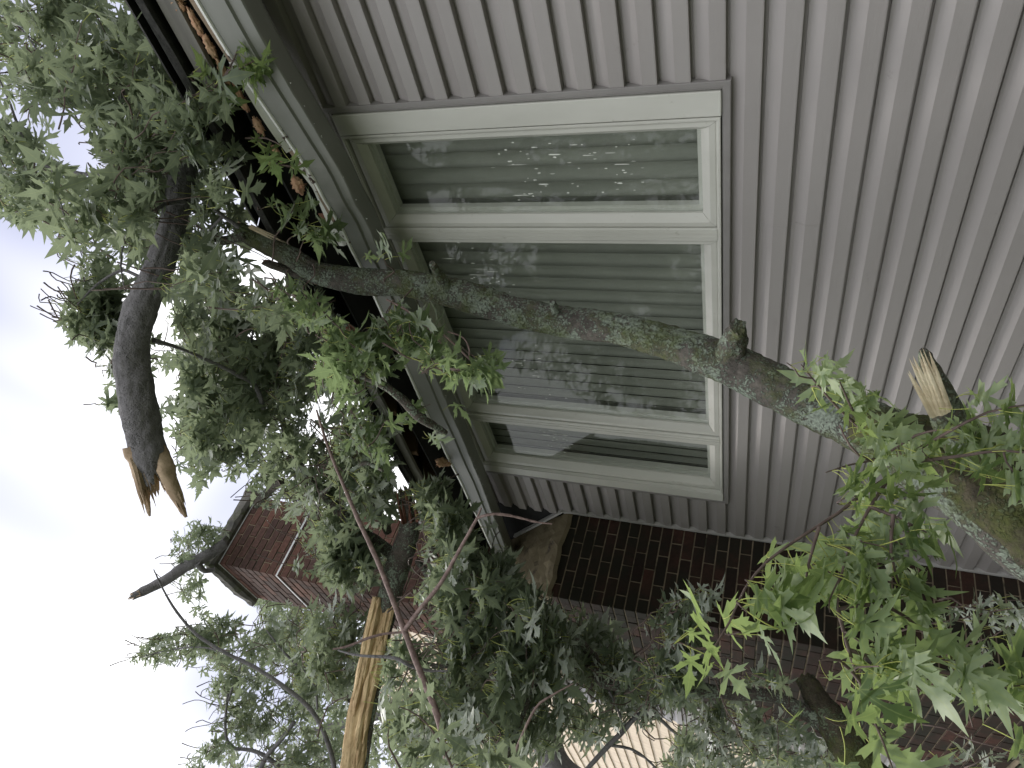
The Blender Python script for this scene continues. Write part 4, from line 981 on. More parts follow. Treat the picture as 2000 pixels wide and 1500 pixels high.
# ---- 3. hanging dark limb over the roof
H = thing('hanging_limb', 'snapped dark grey limb hanging over the roof with its broken end against the sky', 'tree limb', at(300, 500, 3.3))
hp = [(300, 922, 3.30, .058), (290, 885, 3.30, .082), (268, 780, 3.3, .080), (259, 715, 3.3, .078), (262, 655, 3.3, .074), (275, 603, 3.3, .071), (297, 555, 3.3, .068), (320, 500, 3.3, .063), (340, 430, 3.3, .058), (357, 340, 3.3, .062), (378, 250, 3.3, .056), (372, 180, 3.35, .042), (352, 120, 3.4, .030), (345, 60, 3.45, .02)]
QH, _ = limb(H, hp, 'trunk', M_BARK, 48, .012, 'd', rough=.005, freq=22, furrow=.006, wob=.13, jag0=.09, cap_mi=1)
limb(H, [(262, 872, 3.27, .045), (270, 915, 3.27, .036), (280, 955, 3.28, .024), (288, 985, 3.29, .012), (293, 1008, 3.3, .003)], 'torn_wood', M_RAWD, 18, .01, 'd', rough=.006, freq=24, wob=.35)
limb(H, [(308, 870, 3.30, .030), (322, 915, 3.28, .040), (336, 950, 3.28, .027), (350, 982, 3.29, .020), (364, 1010, 3.3, .009)], 'torn_wood', M_RAWD, 18, .01, 'd', rough=.006, freq=24, wob=.3)
splinters(H, at(268, 905, 3.26), at(292, 1002, 3.3) - at(262, 890, 3.3), .026, 14, .12, .27, M_RAWD, wf=2.0)
splinters(H, at(335, 935, 3.28), at(366, 1008, 3.3) - at(330, 925, 3.3), .020, 9, .12, .19, M_RAWD, wf=2.2)
splinters(H, at(308, 925, 3.3), at(325, 985, 3.3) - at(302, 900, 3.3), .055, 26, .03, .11, M_RAWD, wf=1.3)
br = [[(335, 128, 3.4, .022), (300, 142, 3.35, .021), (262, 165, 3.3, .020), (235, 195, 3.3, .018), (218, 216, 3.3, .017)],
      [(218, 216, 3.3, .013), (180, 218, 3.3, .009), (145, 208, 3.3, .008), (110, 170, 3.3, .007), (80, 110, 3.3, .006), (40, 55, 3.3, .004), (10, 40, 3.3, .003)],
      [(218, 216, 3.3, .014), (220, 260, 3.3, .011), (218, 320, 3.3, .010), (224, 370, 3.3, .006)],
      [(-20, 120, 3.4, .004), (15, 190, 3.4, .006), (45, 270, 3.4, .007), (85, 322, 3.4, .008), (150, 338, 3.4, .009), (215, 342, 3.35, .010), (290, 345, 3.3, .012), (345, 340, 3.3, .014)],
      [(100, 325, 3.4, .006), (110, 360, 3.4, .005), (125, 420, 3.4, .004), (150, 470, 3.4, .003), (160, 500, 3.4, .002)],
      [(357, 395, 3.2, .010), (320, 400, 3.1, .008), (280, 430, 3.0, .006), (245, 470, 2.95, .005), (236, 520, 2.9, .004), (245, 570, 2.9, .003)],
      [(290, 550, 3.3, .010), (250, 530, 3.3, .008), (232, 530, 3.3, .007), (190, 555, 3.3, .005), (150, 596, 3.3, .003)],
      [(300, 665, 3.35, .012), (350, 680, 3.5, .009), (420, 710, 3.6, .009), (470, 735, 3.7, .012), (500, 755, 3.8, .013), (515, 800, 3.8, .012)],
      [(310, 470, 3.4, .012), (245, 440, 3.5, .012), (240, 310, 3.55, .014), (290, 250, 3.6, .012)],
      [(470, 735, 3.7, .008), (485, 690, 3.8, .007), (495, 640, 3.9, .006), (500, 600, 4, .005)]]
nodesH = list(QH[::6])
for b_ in br:
    q, _ = limb(H, b_, 'branch', M_BARK, 8, .04, 'd', rough=.002, freq=30); nodesH += q[::3]
UL = [(-20, -20), (-20, 410), (70, 425), (110, 480), (170, 500), (215, 560), (330, 560), (430, 470), (440, 330), (430, 170), (350, 60), (335, -20)]
holesUL = [(150, 290, 62), (60, 250, 34), (30, 220, 30), (100, 215, 28), (10, 300, 0), (215, 470, 22), (25, 100, 22), (120, 20, 16), (120, 370, 22), (80, 380, 14)]
def dUL(x, y): return 2.85
ll, tt = mass(UL, holesUL, 150, 2.8, 4.2, nodesH, .118, 9, flip=.7)
l2, t2 = mass([(150, -20), (400, 150), (440, 330), (560, 520), (600, 640), (430, 560), (300, 420), (230, 250), (60, 60)], [], 85, 2.7, 3.6, nodesH, .118, 9, flip=.6)
ll += l2; tt += t2
l2, t2 = mass([(155, 575), (200, 550), (235, 560), (215, 650), (185, 700), (165, 640)], [], 18, 3.45, 3.6, nodesH, .11, 7, tw=(.1, .22)); ll += l2; tt += t2
l2, t2 = mass([(200, 640), (215, 600), (235, 620), (230, 860), (215, 790)], [], 14, 3.45, 3.9, nodesH, .105, 7, tw=(.1, .25)); ll += l2; tt += t2
# fringe behind the hanging trunk
l2, t2 = mass([(155, 590), (225, 540), (245, 700), (238, 830), (200, 750), (160, 660)], [(185, 640, 14)], 16, 3.4, 3.9, nodesH, .10, 8); ll += l2; tt += t2
emit(H, ll, M_LEAF, tt)
# ---- 4. middle crown lying on the roof
K = thing('roof_crown', 'fallen maple crown lying on the roof between the hanging limb and the chimney', 'tree crown', at(600, 800, 4.2))
nodesK = []
for b_ in [[(770, 1085, 4.2, .040), (735, 1058, 4.2, .034), (700, 1036, 4.2, .034), (668, 1005, 4.25, .033), (635, 965, 4.3, .031), (600, 938, 4.35, .026), (572, 924, 4.4, .018)],
           [(545, 750, 4.0, .012), (560, 860, 4.1, .016), (610, 940, 4.2, .018), (640, 970, 4.25, .02)],
           [(697, 950, 4.1, .020), (725, 975, 4.1, .022), (745, 1010, 4.15, .024), (758, 1040, 4.2, .024)],
           [(420, 870, 4.4, .016), (436, 885, 4.4, .018), (448, 848, 4.4, .014), (470, 800, 4.4, .012)],
           [(500, 985, 4.6, .030), (530, 955, 4.5, .028), (552, 940, 4.4, .024)],
           [(625, 965, 3.9, .008), (680, 925, 3.7, .009), (710, 905, 3.5, .010), (733, 912, 3.4, .009), (748, 920, 3.3, .006)],
           [(480, 460, 3.2, .018), (430, 470, 3.3, .022), (415, 455, 3.3, .020)],
           [(620, 560, 3.4, .02), (650, 620, 3.5, .024), (690, 645, 3.5, .022)]]:
    q, _ = limb(K, b_, 'branch', M_BARKG, 10, .03, 'd', rough=.003, freq=30, wob=.1); nodesK += q[::3]
splinters(K, at(688, 645, 3.45), at(710, 662, 3.45) - at(680, 640, 3.45), .018, 12, .02, .07, M_RED)
MID = [(320, 610), (330, 770), (345, 880), (375, 945), (420, 870), (470, 900), (545, 960), (600, 1000), (640, 1150), (740, 1130), (790, 1030), (800, 940), (760, 860), (720, 760), (650, 690), (600, 590), (520, 540), (420, 540), (340, 560)]
ll, tt = mass(MID, [(400, 700, 14), (420, 820, 12), (390, 790, 10)], 270, 3.5, 5.0, nodesK, .118, 9, flip=.6)
l2, t2 = mass([(320, 620), (345, 880), (420, 860), (440, 640)], [(400, 700, 12)], 44, 3.7, 4.6, nodesK, .115, 8, flip=.7); ll += l2; tt += t2
l2, t2 = mass([(610, 1000), (630, 1150), (700, 1165), (730, 1120), (690, 1040)], [], 34, 3.9, 4.15, nodesK, .115, 8, tw=(.15, .3), flip=.8); ll += l2; tt += t2
l2, t2 = mass([(420, 890), (470, 930), (480, 900), (400, 850)], [], 6, 4.2, 4.6, nodesK, .09, 7); ll += l2; tt += t2
l2, t2 = mass([(360, 860), (410, 880), (400, 950), (375, 950)], [], 8, 4.2, 4.6, nodesK, .09, 7); ll += l2; tt += t2
emit(K, ll, M_LEAF, tt)
# ---- 5. bright clusters by the gutter (tips of the crown in front of the roof edge)
G5 = thing('gutter_bough', 'maple bough tips with bright leaves draped over the gutter above the window', 'branch', at(680, 640, 3.1))
nodesG = []
q, _ = limb(G5, [(690, 728, 2.95, .013), (745, 750, 2.9, .017), (785, 780, 2.9, .019), (815, 812, 2.9, .019), (845, 830, 2.95, .017), (872, 845, 3.0, .009)], 'broken_branch', M_BARKG, 12, .02, 'd', rough=.003); nodesG += q[::3]
q, _ = limb(G5, [(755, 585, 2.85, .004), (800, 610, 2.8, .0045), (840, 645, 2.78, .004), (862, 672, 2.75, .003)], 'twig', M_DTWIG, 6, .02, 'd')
q, _ = limb(G5, [(862, 650, 2.8, .004), (895, 680, 2.72, .004), (915, 700, 2.68, .004), (932, 714, 2.65, .003)], 'twig', M_DTWIG, 6, .02, 'd'); nodesG += q
q, _ = limb(G5, [(875, 648, 2.8, .003), (905, 660, 2.75, .003), (917, 685, 2.7, .003), (914, 700, 2.7, .003)], 'twig', M_DTWIG, 6, .02, 'd')
q, _ = limb(G5, [(700, 750, 3.1, .01), (660, 690, 3.1, .012), (620, 620, 3.1, .012), (560, 560, 3.0, .01)], 'branch', M_TWIG, 8, .03, 'd'); nodesG += q[::3]
l0 = []; t0 = []
for poly, n_, d0, d1 in [([(545, 575), (610, 585), (620, 640), (570, 630)], 7, 2.55, 2.9), ([(610, 660), (680, 660), (730, 700), (740, 740), (700, 790), (650, 770), (620, 720)], 22, 2.7, 3.2), ([(700, 620), (780, 630), (830, 660), (820, 690), (770, 690), (730, 660)], 14, 2.75, 3.0),
                         ([(850, 690), (885, 710), (880, 745), (855, 730)], 4, 2.6, 2.85), ([(925, 700), (950, 712), (945, 735), (925, 728)], 4, 2.55, 2.68), ([(835, 780), (890, 800), (860, 820)], 4, 3.0, 3.15),
                         ([(700, 490), (760, 500), (770, 520), (720, 520)], 4, 2.75, 2.85), ([(590, 380), (650, 460), (660, 480), (590, 450), (560, 400)], 7, 2.9, 3.2),
                         ([(710, 830), (740, 860), (760, 930), (740, 950), (700, 880)], 10, 3.2, 3.8)]:
    l2, t2 = mass(poly, [], n_, d0, d1, nodesG, .098, 7, tw=(.12, .3)); l0 += l2; t0 += t2
emit(G5, l0, M_LEAFG, t0)
G6 = thing('eave_spray', 'single spray of maple leaves reaching across the gutter at its near end', 'branch', at(400, 190, 2.75))
q, _ = limb(G6, [(350, 240, 2.8, .005), (400, 190, 2.7, .005), (435, 155, 2.62, .0045), (455, 130, 2.55, .004)], 'twig', M_TWIG, 6, .02, 'd')
ll, tt = sprayset([[(435, 155, 2.62), (455, 120, 2.58), (470, 80, 2.55), (475, 50, 2.55)], [(440, 150, 2.6), (475, 130, 2.55), (505, 115, 2.52)], [(445, 150, 2.6), (480, 150, 2.58), (500, 150, 2.56)], [(400, 190, 2.7), (380, 160, 2.7), (365, 150, 2.72)], [(400, 190, 2.7), (430, 200, 2.65)]], .085, 26, M_LEAFY, G6, .05)
emit(G6, ll, M_LEAFY, tt)
G7 = thing('eave_spray', 'small leaf pair folded over the gutter above the crack in the first window light', 'branch', at(520, 300, 2.8))
ll, tt = sprayset([[(500, 300, 2.85), (540, 320, 2.72), (575, 325, 2.65)], [(480, 270, 2.85), (520, 270, 2.72), (550, 285, 2.65)]], .09, 26, M_LEAF, G7, .05)
emit(G7, ll, M_LEAFY, tt)
# ---- 6. split limb with exposed heartwood
Sp = thing('split_limb', 'dark limb split open into a long pale heartwood plank beside the chimney', 'tree limb', at(760, 1150, 4.1))
limb(Sp, [(792, 965, 4.0, .028), (800, 1000, 4.0, .042), (797, 1045, 4.05, .062), (783, 1090, 4.1, .072), (770, 1130, 4.1, .070), (757, 1176, 4.1, .066)], 'trunk', M_BARKG, 28, .015, 'd', rough=.006, freq=20, wob=.12, jag0=.04, jag1=.05, cap_mi=1)
splinters(Sp, at(800, 1010, 3.97), at(787, 950, 3.97) - at(797, 1020, 3.97), .045, 18, .06, .20, M_RED)
mb = MB(); pc = [(752, 1168, 4.08), (742, 1215, 4.05), (728, 1280, 4.0), (716, 1340, 3.95), (704, 1400, 3.9), (696, 1450, 3.87), (688, 1520, 3.83)]
Pp, Rp = catmull([at(*p) for p in pc], [.062, .063, .066, .068, .066, .068, .072], .012); mrow = 64
T0 = (Pp[-1] - Pp[0]).normalized(); vw = (Pp[0] - Vector((0, 0, CZ))).normalized(); sd = T0.cross(vw).normalized(); fr_ = sd.cross(T0).normalized()
for i, p in enumerate(Pp):
    for j in range(mrow):
        a = 2 * math.pi * j / mrow; c_, s_ = math.cos(a), math.sin(a)
        rr = Rp[i] * (1 + .16 * noise.noise(Vector((c_ * 2, s_ * 2, i * .05))) + .22 * noise.noise(Vector((c_ * 6, s_ * 6, i * .018))) + .16 * noise.noise(Vector((c_ * 13, s_ * 13, i * .03))) + .06 * noise.noise(Vector((c_ * 24, s_ * 24, i * .15))))
        dep = .35 if s_ < 0 else .8
        mb.v.append(p + sd * c_ * rr + fr_ * s_ * rr * dep)
for i in range(len(Pp) - 1):
    for j in range(mrow):
        mb.f.append((i * mrow + j, i * mrow + (j + 1) % mrow, (i + 1) * mrow + (j + 1) % mrow, (i + 1) * mrow + j)); mb.m.append(0)
mb.f.append(tuple(range(mrow))[::-1]); mb.m.append(0)
mb.build('heartwood', noisy('heartwood', (0.36, 0.23, 0.12), (0.80, 0.62, 0.36), 14, .7, .9, 70, (1.6, .22, 1.6), bdist=.01), Sp, True)
hw = bpy.data.materials['heartwood']; r4 = random.Random(11)
for q in range(11):
    a0 = r4.choice((0, 0, .05, .25, .4, .55)); a1 = min(1, a0 + r4.uniform(.3, .6)); i0 = int(a0 * (len(Pp) - 1)); i1 = int(a1 * (len(Pp) - 1))
    ox = r4.uniform(-.060, .052); oz = r4.uniform(.020, .034); pts_ = []; rd = []
    idx = np.linspace(i0, i1, 9).astype(int)
    for n_, i in enumerate(idx):
        pts_.append(Pp[i] + sd * (ox + .004 * noise.noise(Vector((i * .1, q, 0)))) - fr_ * oz); rd.append(r4.uniform(.011, .019) * (1 if 0 < n_ < 8 else .25))
    mb = MB(); tube(mb, pts_, rd, 7, .02, rough=.003, freq=30, wob=.3, jag1=.02); mb.build('wood_sliver', hw, Sp)
mb = MB(); tube(mb, [Pp[i] + sd * (-.064 if (proj(Pp[5] + sd)[0] < proj(Pp[5])[0]) else .064) + fr_ * .004 for i in range(0, len(Pp), 8)], [.016, .013] * 20 if False else [.014 + .004 * (i % 2) for i in range(len(range(0, len(Pp), 8)))], 8, .03, rough=.003, freq=30); mb.build('bark_edge', M_BARKG, Sp, True)
splinters(Sp, at(688, 1040, 4.1), at(672, 1036, 4.1) - at(694, 1044, 4.1), .02, 10, .03, .09, M_RAW)
limb(Sp, [(775, 1090, 4.15, .035), (735, 1058, 4.2, .036), (722, 1050, 4.2, .036)], 'fork', M_BARKG, 12, .02, 'd', rough=.003)
limb(Sp, [(815, 1095, 4.1, .018), (835, 1120, 4.0, .020), (862, 1145, 3.9, .022)], 'fork', M_BARKG, 12, .02, 'd', rough=.003)
# ---- 7. branch lodged on the chimney top
Ct = thing('lodged_branch', 'broken branch stub lodged on the chimney top against the white sky', 'branch', at(410, 1085, 5.9))
q7, _ = limb(Ct, [(440, 1060, 6.0, .04), (415, 1078, 5.95, .048), (390, 1092, 5.9, .050), (360, 1108, 5.85, .046), (325, 1132, 5.8, .042), (290, 1150, 5.75, .038), (262, 1163, 5.7, .030)], 'stub', M_BARK, 16, .03, 'd', rough=.006, wob=.15, jag1=.05, cap_mi=1)
splinters(Ct, at(268, 1160, 5.7), at(243, 1170, 5.7) - at(270, 1158, 5.7), .026, 14, .04, .12, M_RAWD)
limb(Ct, [(385, 1100, 5.85, .03), (400, 1115, 5.9, .022), (420, 1112, 5.95, .016)], 'fork', M_BARK, 8, .03, 'd')
ll, tt = mass([(305, 1050), (340, 1025), (410, 1020), (430, 1060), (370, 1105), (330, 1100)], [(350, 1040, 8)], 15, 5.8, 6.6, q7, .10, 7)
l2, t2 = mass([(365, 1110), (395, 1130), (430, 1230), (390, 1215)], [], 9, 6.0, 6.6, q7, .10, 6, tw=(.15, .3)); ll += l2; tt += t2
emit(Ct, ll, M_LEAF, tt)
# ---- 8. sprays against the sky left of the chimney
Lf = thing('sky_bough', 'thin arching bough with small leaves against the white sky left of the chimney', 'branch', at(620, 1400, 4.6))
nodesL = []
for b_ in [[(300, 1112, 4.4, .004), (318, 1150, 4.4, .006), (345, 1195, 4.4, .008), (385, 1240, 4.4, .010), (440, 1275, 4.4, .011), (500, 1305, 4.4, .012), (560, 1345, 4.4, .013), (610, 1390, 4.4, .014), (640, 1450, 4.4, .015), (655, 1510, 4.4, .016)],
           [(445, 1355, 5.2, .008), (440, 1420, 5.2, .010), (450, 1458, 5.2, .012), (490, 1465, 5.2, .014), (520, 1478, 5.2, .016), (545, 1500, 5.2, .02)],
           [(575, 1410, 5.2, .016), (545, 1450, 5.2, .016), (520, 1478, 5.2, .018), (505, 1510, 5.2, .02)],
           [(475, 1290, 5.2, .006), (455, 1340, 5.2, .008), (446, 1370, 5.2, .009)],
           [(620, 1385, 4.8, .008), (610, 1330, 4.8, .008), (560, 1280, 4.8, .007), (520, 1230, 4.8, .005)],
           [(270, 1285, 5.3, .003), (330, 1270, 5.3, .005), (400, 1265, 5.2, .006), (480, 1290, 5.2, .006)]]:
    q, _ = limb(Lf, b_, 'branch', M_BARK, 7, .04, 'd', rough=.0015); nodesL += q[::3]
ll = []; tt = []
for poly, n_, d0, d1, hl in [([(290, 1250), (330, 1240), (345, 1290), (310, 1305)], 7, 5.3, 5.8, []), ([(340, 1235), (460, 1195), (470, 1260), (400, 1290), (340, 1270)], 22, 5.2, 6.0, []), ([(400, 1290), (480, 1240), (620, 1180), (690, 1250), (680, 1340), (600, 1400), (530, 1380), (470, 1330)], 75, 4.9, 6.4, [(470, 1370, 14)]),
                              ([(405, 1320), (450, 1320), (430, 1350)], 5, 5.2, 5.6, []), ([(440, 1360), (520, 1370), (560, 1400), (500, 1430), (455, 1400)], 20, 5.2, 6, []), ([(440, 1400), (490, 1420), (520, 1450), (460, 1440)], 5, 5.2, 5.6, []),
                              ([(360, 1490), (400, 1460), (450, 1450), (500, 1490), (640, 1430), (700, 1440), (690, 1510), (360, 1510)], 44, 5.0, 6.4, []), ([(490, 1040), (600, 1140), (620, 1200), (500, 1180), (470, 1150)], 0, 6.5, 7, [])]:
    l2, t2 = mass(poly, hl, n_, d0, d1, nodesL, .105, 7, tw=(.15, .4)); ll += l2; tt += t2
emit(Lf, ll, M_LEAF, tt)
# ---- 9. dense silvery foliage before the chimney shoulder
Dn = thing('silver_bough', 'dense mass of silvery maple leaves hanging before the chimney shoulder and eave corner', 'branch', at(950, 1250, 3.6))
nodesD = []
for b_ in [[(1000, 1130, 3.7, .018), (920, 1080, 3.8, .022), (880, 1040, 3.9, .018)], [(835, 1050, 3.9, .010), (862, 1110, 3.8, .014), (890, 1170, 3.7, .016), (900, 1260, 3.6, .012), (890, 1340, 3.6, .012)],
           [(895, 1180, 3.5, .008), (880, 1240, 3.4, .009), (887, 1300, 3.35, .010), (882, 1360, 3.3, .009), (905, 1420, 3.3, .008)],
           [(780, 1275, 3.5, .008), (850, 1300, 3.45, .010), (930, 1300, 3.4, .008)], [(1050, 1330, 3.2, .01), (1020, 1400, 3.1, .012), (980, 1500, 3.0, .014)]]:
    q, _ = limb(Dn, b_, 'branch', M_BARKG, 8, .03, 'd', rough=.002); nodesD += q[::3]
ll = []; tt = []
for poly, n_, d0, d1, hl in [([(800, 930), (860, 920), (910, 990), (960, 1090), (1010, 1150), (980, 1180), (880, 1080), (810, 1010)], 62, 3.35, 4.0, []),
                             ([(840, 1080), (960, 1110), (1080, 1200), (1110, 1260), (1060, 1360), (960, 1380), (880, 1310), (850, 1200)], 130, 3.0, 4.0, []),
                             ([(700, 1240), (790, 1260), (870, 1330), (960, 1380), (1100, 1360), (1130, 1420), (1060, 1500), (720, 1510), (740, 1400)], 80, 3.0, 4.6, [(760, 1440, 16)]),
                             ([(560, 1220), (680, 1180), (710, 1290), (690, 1400), (600, 1390)], 30, 4.2, 4.8, []),
                             ([(1080, 1230), (1180, 1240), (1240, 1290), (1200, 1340), (1120, 1330)], 34, 3.5, 4.2, []),
                             ([(1130, 1380), (1200, 1380), (1250, 1400), (1200, 1430), (1130, 1440)], 14, 3.2, 4.0, [])]:
    l2, t2 = mass(poly, hl, n_, d0, d1, nodesD, .120, 8, tw=(.15, .35), flip=.85); ll += l2; tt += t2
emit(Dn, ll, M_LEAF, tt)
# big leaves bottom edge, nearer
Bn = thing('bottom_bough', 'large pale leaves of a near bough at the photo bottom below the heartwood plank', 'branch', at(820, 1520, 2.2))
ll, tt = sprayset([[(900, 1540, 2.1), (860, 1450, 2.15), (820, 1400, 2.2), (780, 1380, 2.2)], [(800, 1530, 2.2), (760, 1460, 2.2), (760, 1420, 2.25)], [(1000, 1520, 2.3), (960, 1480, 2.3)], [(620, 1440, 2.9), (640, 1380, 2.9), (680, 1360, 2.9)]], .11, 18, M_LEAF, Bn, .08, flip=.8)
emit(Bn, ll, M_LEAF, tt)
# ---- 10. bare twigs in front
Tw = thing('bare_twig', 'long bare forked twig crossing from the gutter corner down to the photo bottom', 'twig', at(790, 1230, 2.9))
limb(Tw, [(618, 800, 3.0, .004), (640, 870, 3.0, .006), (668, 940, 3.0, .007), (700, 1015, 2.95, .009), (735, 1090, 2.9, .010), (765, 1165, 2.85, .0105), (790, 1232, 2.8, .012), (820, 1310, 2.75, .012), (850, 1385, 2.7, .013), (868, 1450, 2.65, .014), (878, 1520, 2.6, .015)], 'stem', M_DTWIG, 9, .02, 'd', rough=.0015, freq=60)
limb(Tw, [(790, 1232, 2.8, .010), (820, 1190, 2.75, .009), (860, 1140, 2.7, .008), (900, 1070, 2.65, .007), (932, 1012, 2.62, .006)], 'fork', M_DTWIG, 8, .02, 'd', rough=.0012, freq=60)
limb(Tw, [(932, 1012, 2.62, .005), (950, 1006, 2.6, .005), (975, 1004, 2.6, .005), (1010, 1010, 2.6, .0045), (1045, 1019, 2.6, .004), (1078, 1023, 2.6, .002)], 'fork', M_DTWIG, 7, .012, 'd', rough=.0018, freq=90)
limb(Tw, [(932, 1012, 2.62, .004), (936, 1002, 2.62, .004), (940, 992, 2.62, .003)], 'fork', M_DTWIG, 6, .012, 'd')
limb(Tw, [(785, 1235, 2.8, .005), (750, 1238, 2.8, .005), (715, 1248, 2.8, .0055), (680, 1262, 2.8, .005), (650, 1268, 2.8, .003)], 'fork', M_DTWIG, 6, .02, 'd', rough=.001, freq=60)
limb(Tw, [(875, 1310, 2.9, .003), (840, 1310, 2.9, .006), (800, 1300, 2.85, .007), (770, 1285, 2.85, .007), (700, 1280, 2.9, .005), (660, 1270, 2.95, .003)], 'fork', M_BARK, 6, .02, 'd')
T2 = thing('bare_twig', 'short dark twig standing up from the bottom beside large pale leaves', 'twig', at(1000, 1500, 2.6))
limb(T2, [(990, 1520, 2.6, .006), (1010, 1460, 2.6, .006), (1045, 1385, 2.6, .005), (1075, 1360, 2.6, .004), (1120, 1335, 2.6, .002)], 'stem', M_DTWIG, 6, .02, 'd')
# ---- 11. low limb and mossy trunk in front of the chimney base
Lw = thing('low_limb', 'crooked dark limb crossing the lower chimney above the cream house', 'tree limb', at(1600, 1420, 3.2))
nodesW = []
for b_ in [[(1100, 1235, 3.5, .020), (1135, 1258, 3.5, .022), (1162, 1290, 3.5, .024), (1180, 1332, 3.4, .028), (1260, 1340, 3.4, .030), (1340, 1345, 3.3, .032), (1430, 1354, 3.3, .030), (1500, 1358, 3.25, .028), (1545, 1375, 3.2, .032), (1600, 1410, 3.15, .036), (1650, 1450, 3.1, .04), (1740, 1530, 3.0, .045), (1900, 1650, 2.85, .055), (2200, 1850, 2.6, .06)]]:
    q, _ = limb(Lw, b_, 'limb', M_BARKG, 16, .02, 'd', rough=.005, wob=.1); nodesW += q[::4]
limb(Lw, [(1575, 1330, 3.3, .044), (1600, 1372, 3.2, .054), (1640, 1430, 3.1, .072), (1700, 1520, 3.0, .08), (1850, 1680, 2.9, .09), (2250, 2000, 2.75, .10)], 'trunk', M_MOSSB, 30, .015, 'd', rough=.008, freq=20, wob=.1, furrow=.004, jag0=.03)
for b_ in [[(1140, 1510, 3.6, .012), (1180, 1465, 3.6, .013), (1215, 1430, 3.6, .014), (1240, 1402, 3.6, .013), (1262, 1392, 3.6, .012), (1290, 1405, 3.6, .010), (1320, 1432, 3.6, .008), (1370, 1450, 3.6, .007), (1430, 1450, 3.6, .005)],
           [(1195, 1456, 3.6, .008), (1230, 1462, 3.6, .007), (1260, 1480, 3.6, .006), (1290, 1510, 3.6, .005)], [(1262, 1392, 3.6, .008), (1250, 1365, 3.5, .007), (1240, 1345, 3.4, .007)], [(1215, 1430, 3.6, .007), (1210, 1395, 3.5, .006), (1190, 1350, 3.4, .006)]]:
    q, _ = limb(Lw, b_, 'branch', M_BARK, 8, .03, 'd', rough=.0015); nodesW += q[::3]
ll = []; tt = []
for poly, n_, d0, d1, sz in [([(1190, 1260), (1250, 1290), (1260, 1340), (1200, 1340)], 12, 3.2, 3.5, .1), ([(1260, 1290), (1330, 1280), (1350, 1330), (1320, 1370), (1260, 1360)], 20, 3.0, 3.3, .1), ([(1310, 1170), (1370, 1120), (1385, 1180), (1350, 1250), (1310, 1240)], 13, 3.0, 3.3, .095),
                             ([(1150, 1345), (1330, 1350), (1430, 1370), (1420, 1395), (1290, 1385), (1160, 1375)], 22, 3.4, 3.8, .09), ([(1310, 1420), (1400, 1400), (1560, 1420), (1640, 1450), (1740, 1500), (1740, 1520), (1300, 1520)], 62, 3.0, 4.4, .1),
                             ([(1460, 1310), (1510, 1310), (1500, 1345)], 4, 2.9, 3.1, .09), ([(1230, 1390), (1300, 1400), (1320, 1440), (1270, 1420)], 8, 3.5, 3.8, .08), ([(1960, 1170), (2010, 1160), (2010, 1230), (1970, 1220)], 5, 2.2, 2.5, .08),
                             ([(1900, 1420), (2020, 1400), (2020, 1510), (1880, 1510)], 5, 2.0, 2.6, .09)]:
    l2, t2 = mass(poly, [], n_, d0, d1, nodesW, sz, 7, tw=(.12, .3), flip=.6); ll += l2; tt += t2
emit(Lw, ll, M_LEAF, tt)
# ---- 12. standing maple beyond
Bt = thing('maple_tree', 'standing grey trunked maple beyond the chimney at the photo bottom', 'tree', (-11.3, 1.4, 0))
P0 = at(1120, 1530, 8.5)
mb = MB(); base = Vector((P0.x - .5, P0.y - .4, 0)); Bt.location = base
tube(mb, [base, base.lerp(P0, .6), P0, at(1062, 1440, 8.6), at(1020, 1370, 8.8), at(985, 1320, 9), at(900, 1330, 9.3), at(760, 1390, 9.6), at(600, 1430, 10)], [.26, .22, .19, .17, .15, .12, .10, .07, .04], 20, .08, rough=.012, freq=10)
mb.build('trunk', M_BARK, Bt, True)
nodesB = [at(900, 1330, 9.3), at(760, 1390, 9.6), at(600, 1430, 10), at(1000, 1350, 9), at(560, 1300, 9.6), at(620, 1120, 9)]
mb = MB(); tube(mb, [at(760, 1390, 9.6), at(650, 1250, 9.4), at(560, 1180, 9.2)], [.06, .04, .02], 8, .1); mb.build('branch', M_BARK, Bt, True)
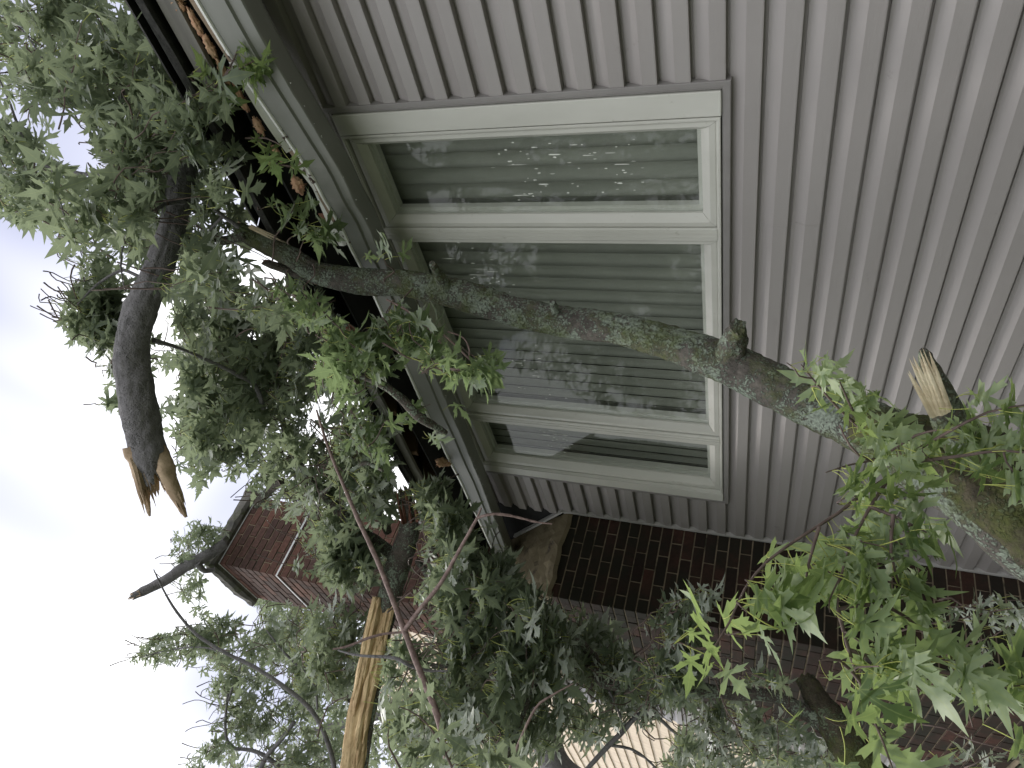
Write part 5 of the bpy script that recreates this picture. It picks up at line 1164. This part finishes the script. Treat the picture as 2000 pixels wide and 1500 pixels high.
mb = MB(); tube(mb, [at(870, 1370, 7), at(850, 1335, 7), at(820, 1320, 7)], [.10, .09, .07], 10, .1); mb.build('branch', M_BARK, Bt, True)
ll = []; tt = []
for poly, n_, hl in [([(520, 1190), (620, 1170), (720, 1240), (720, 1500), (520, 1510), (480, 1430), (600, 1380), (560, 1300)], 90, [(540, 1400, 20)]), ([(700, 1350), (900, 1400), (1040, 1380), (1000, 1520), (700, 1520)], 60, []), ([(480, 1130), (560, 1200), (640, 1300), (520, 1280)], 34, [])]:
    l2, t2 = mass(poly, hl, n_, 8.0, 10.5, nodesB, .12, 10, tw=(.3, .8)); ll += l2; tt += t2
emit(Bt, ll, M_LEAF, tt)
# ---- 13. the maple that stands behind the viewer, mirrored in the panes
Rt = thing('maple_tree', 'leafy maple standing in the yard, seen only as a reflection in the window panes', 'tree', (-5.2, -6.5, 0))
mb = MB(); tube(mb, [Vector((-5.2, -6.5, 0)), Vector((-5.3, -6.4, 2.4)), Vector((-4.9, -6.2, 4.2)), Vector((-5.4, -6.0, 7))], [.28, .22, .17, .06], 16, .1, rough=.015, freq=8)
for q in range(10):
    a = q * .63; z0 = 2.6 + q * .3; p0 = Vector((-5.1, -6.3, z0)); tube(mb, [p0, p0 + Vector((math.cos(a) * 1.2, math.sin(a) * 1.2, .8)), p0 + Vector((math.cos(a) * 2.6, math.sin(a) * 2.4, 1.2))], [.07, .04, .015], 6, .15)
mb.build('trunk', M_BARK, Rt, True)
ll = []
for q in range(5200):
    th = random.uniform(0, 6.28); u_ = random.uniform(-1, 1); rr = random.random() ** .4; c = Vector((-7.5 + 7.0 * rr * math.sqrt(1 - u_ * u_) * math.cos(th), -6.6 + 2.6 * rr * math.sqrt(1 - u_ * u_) * math.sin(th), 4.6 + 3.4 * rr * u_))
    if noise.noise(c * .9) < -.22: continue
    ll.append((np.array(c), orient(Vector((random.gauss(0, 1), random.gauss(0, 1), -1)), Vector((random.gauss(0, .7), random.gauss(0, .7), 1))), random.uniform(.16, .26), random.randrange(10)))
stuff_leaves(ll, M_LEAF, Rt, 'crown')
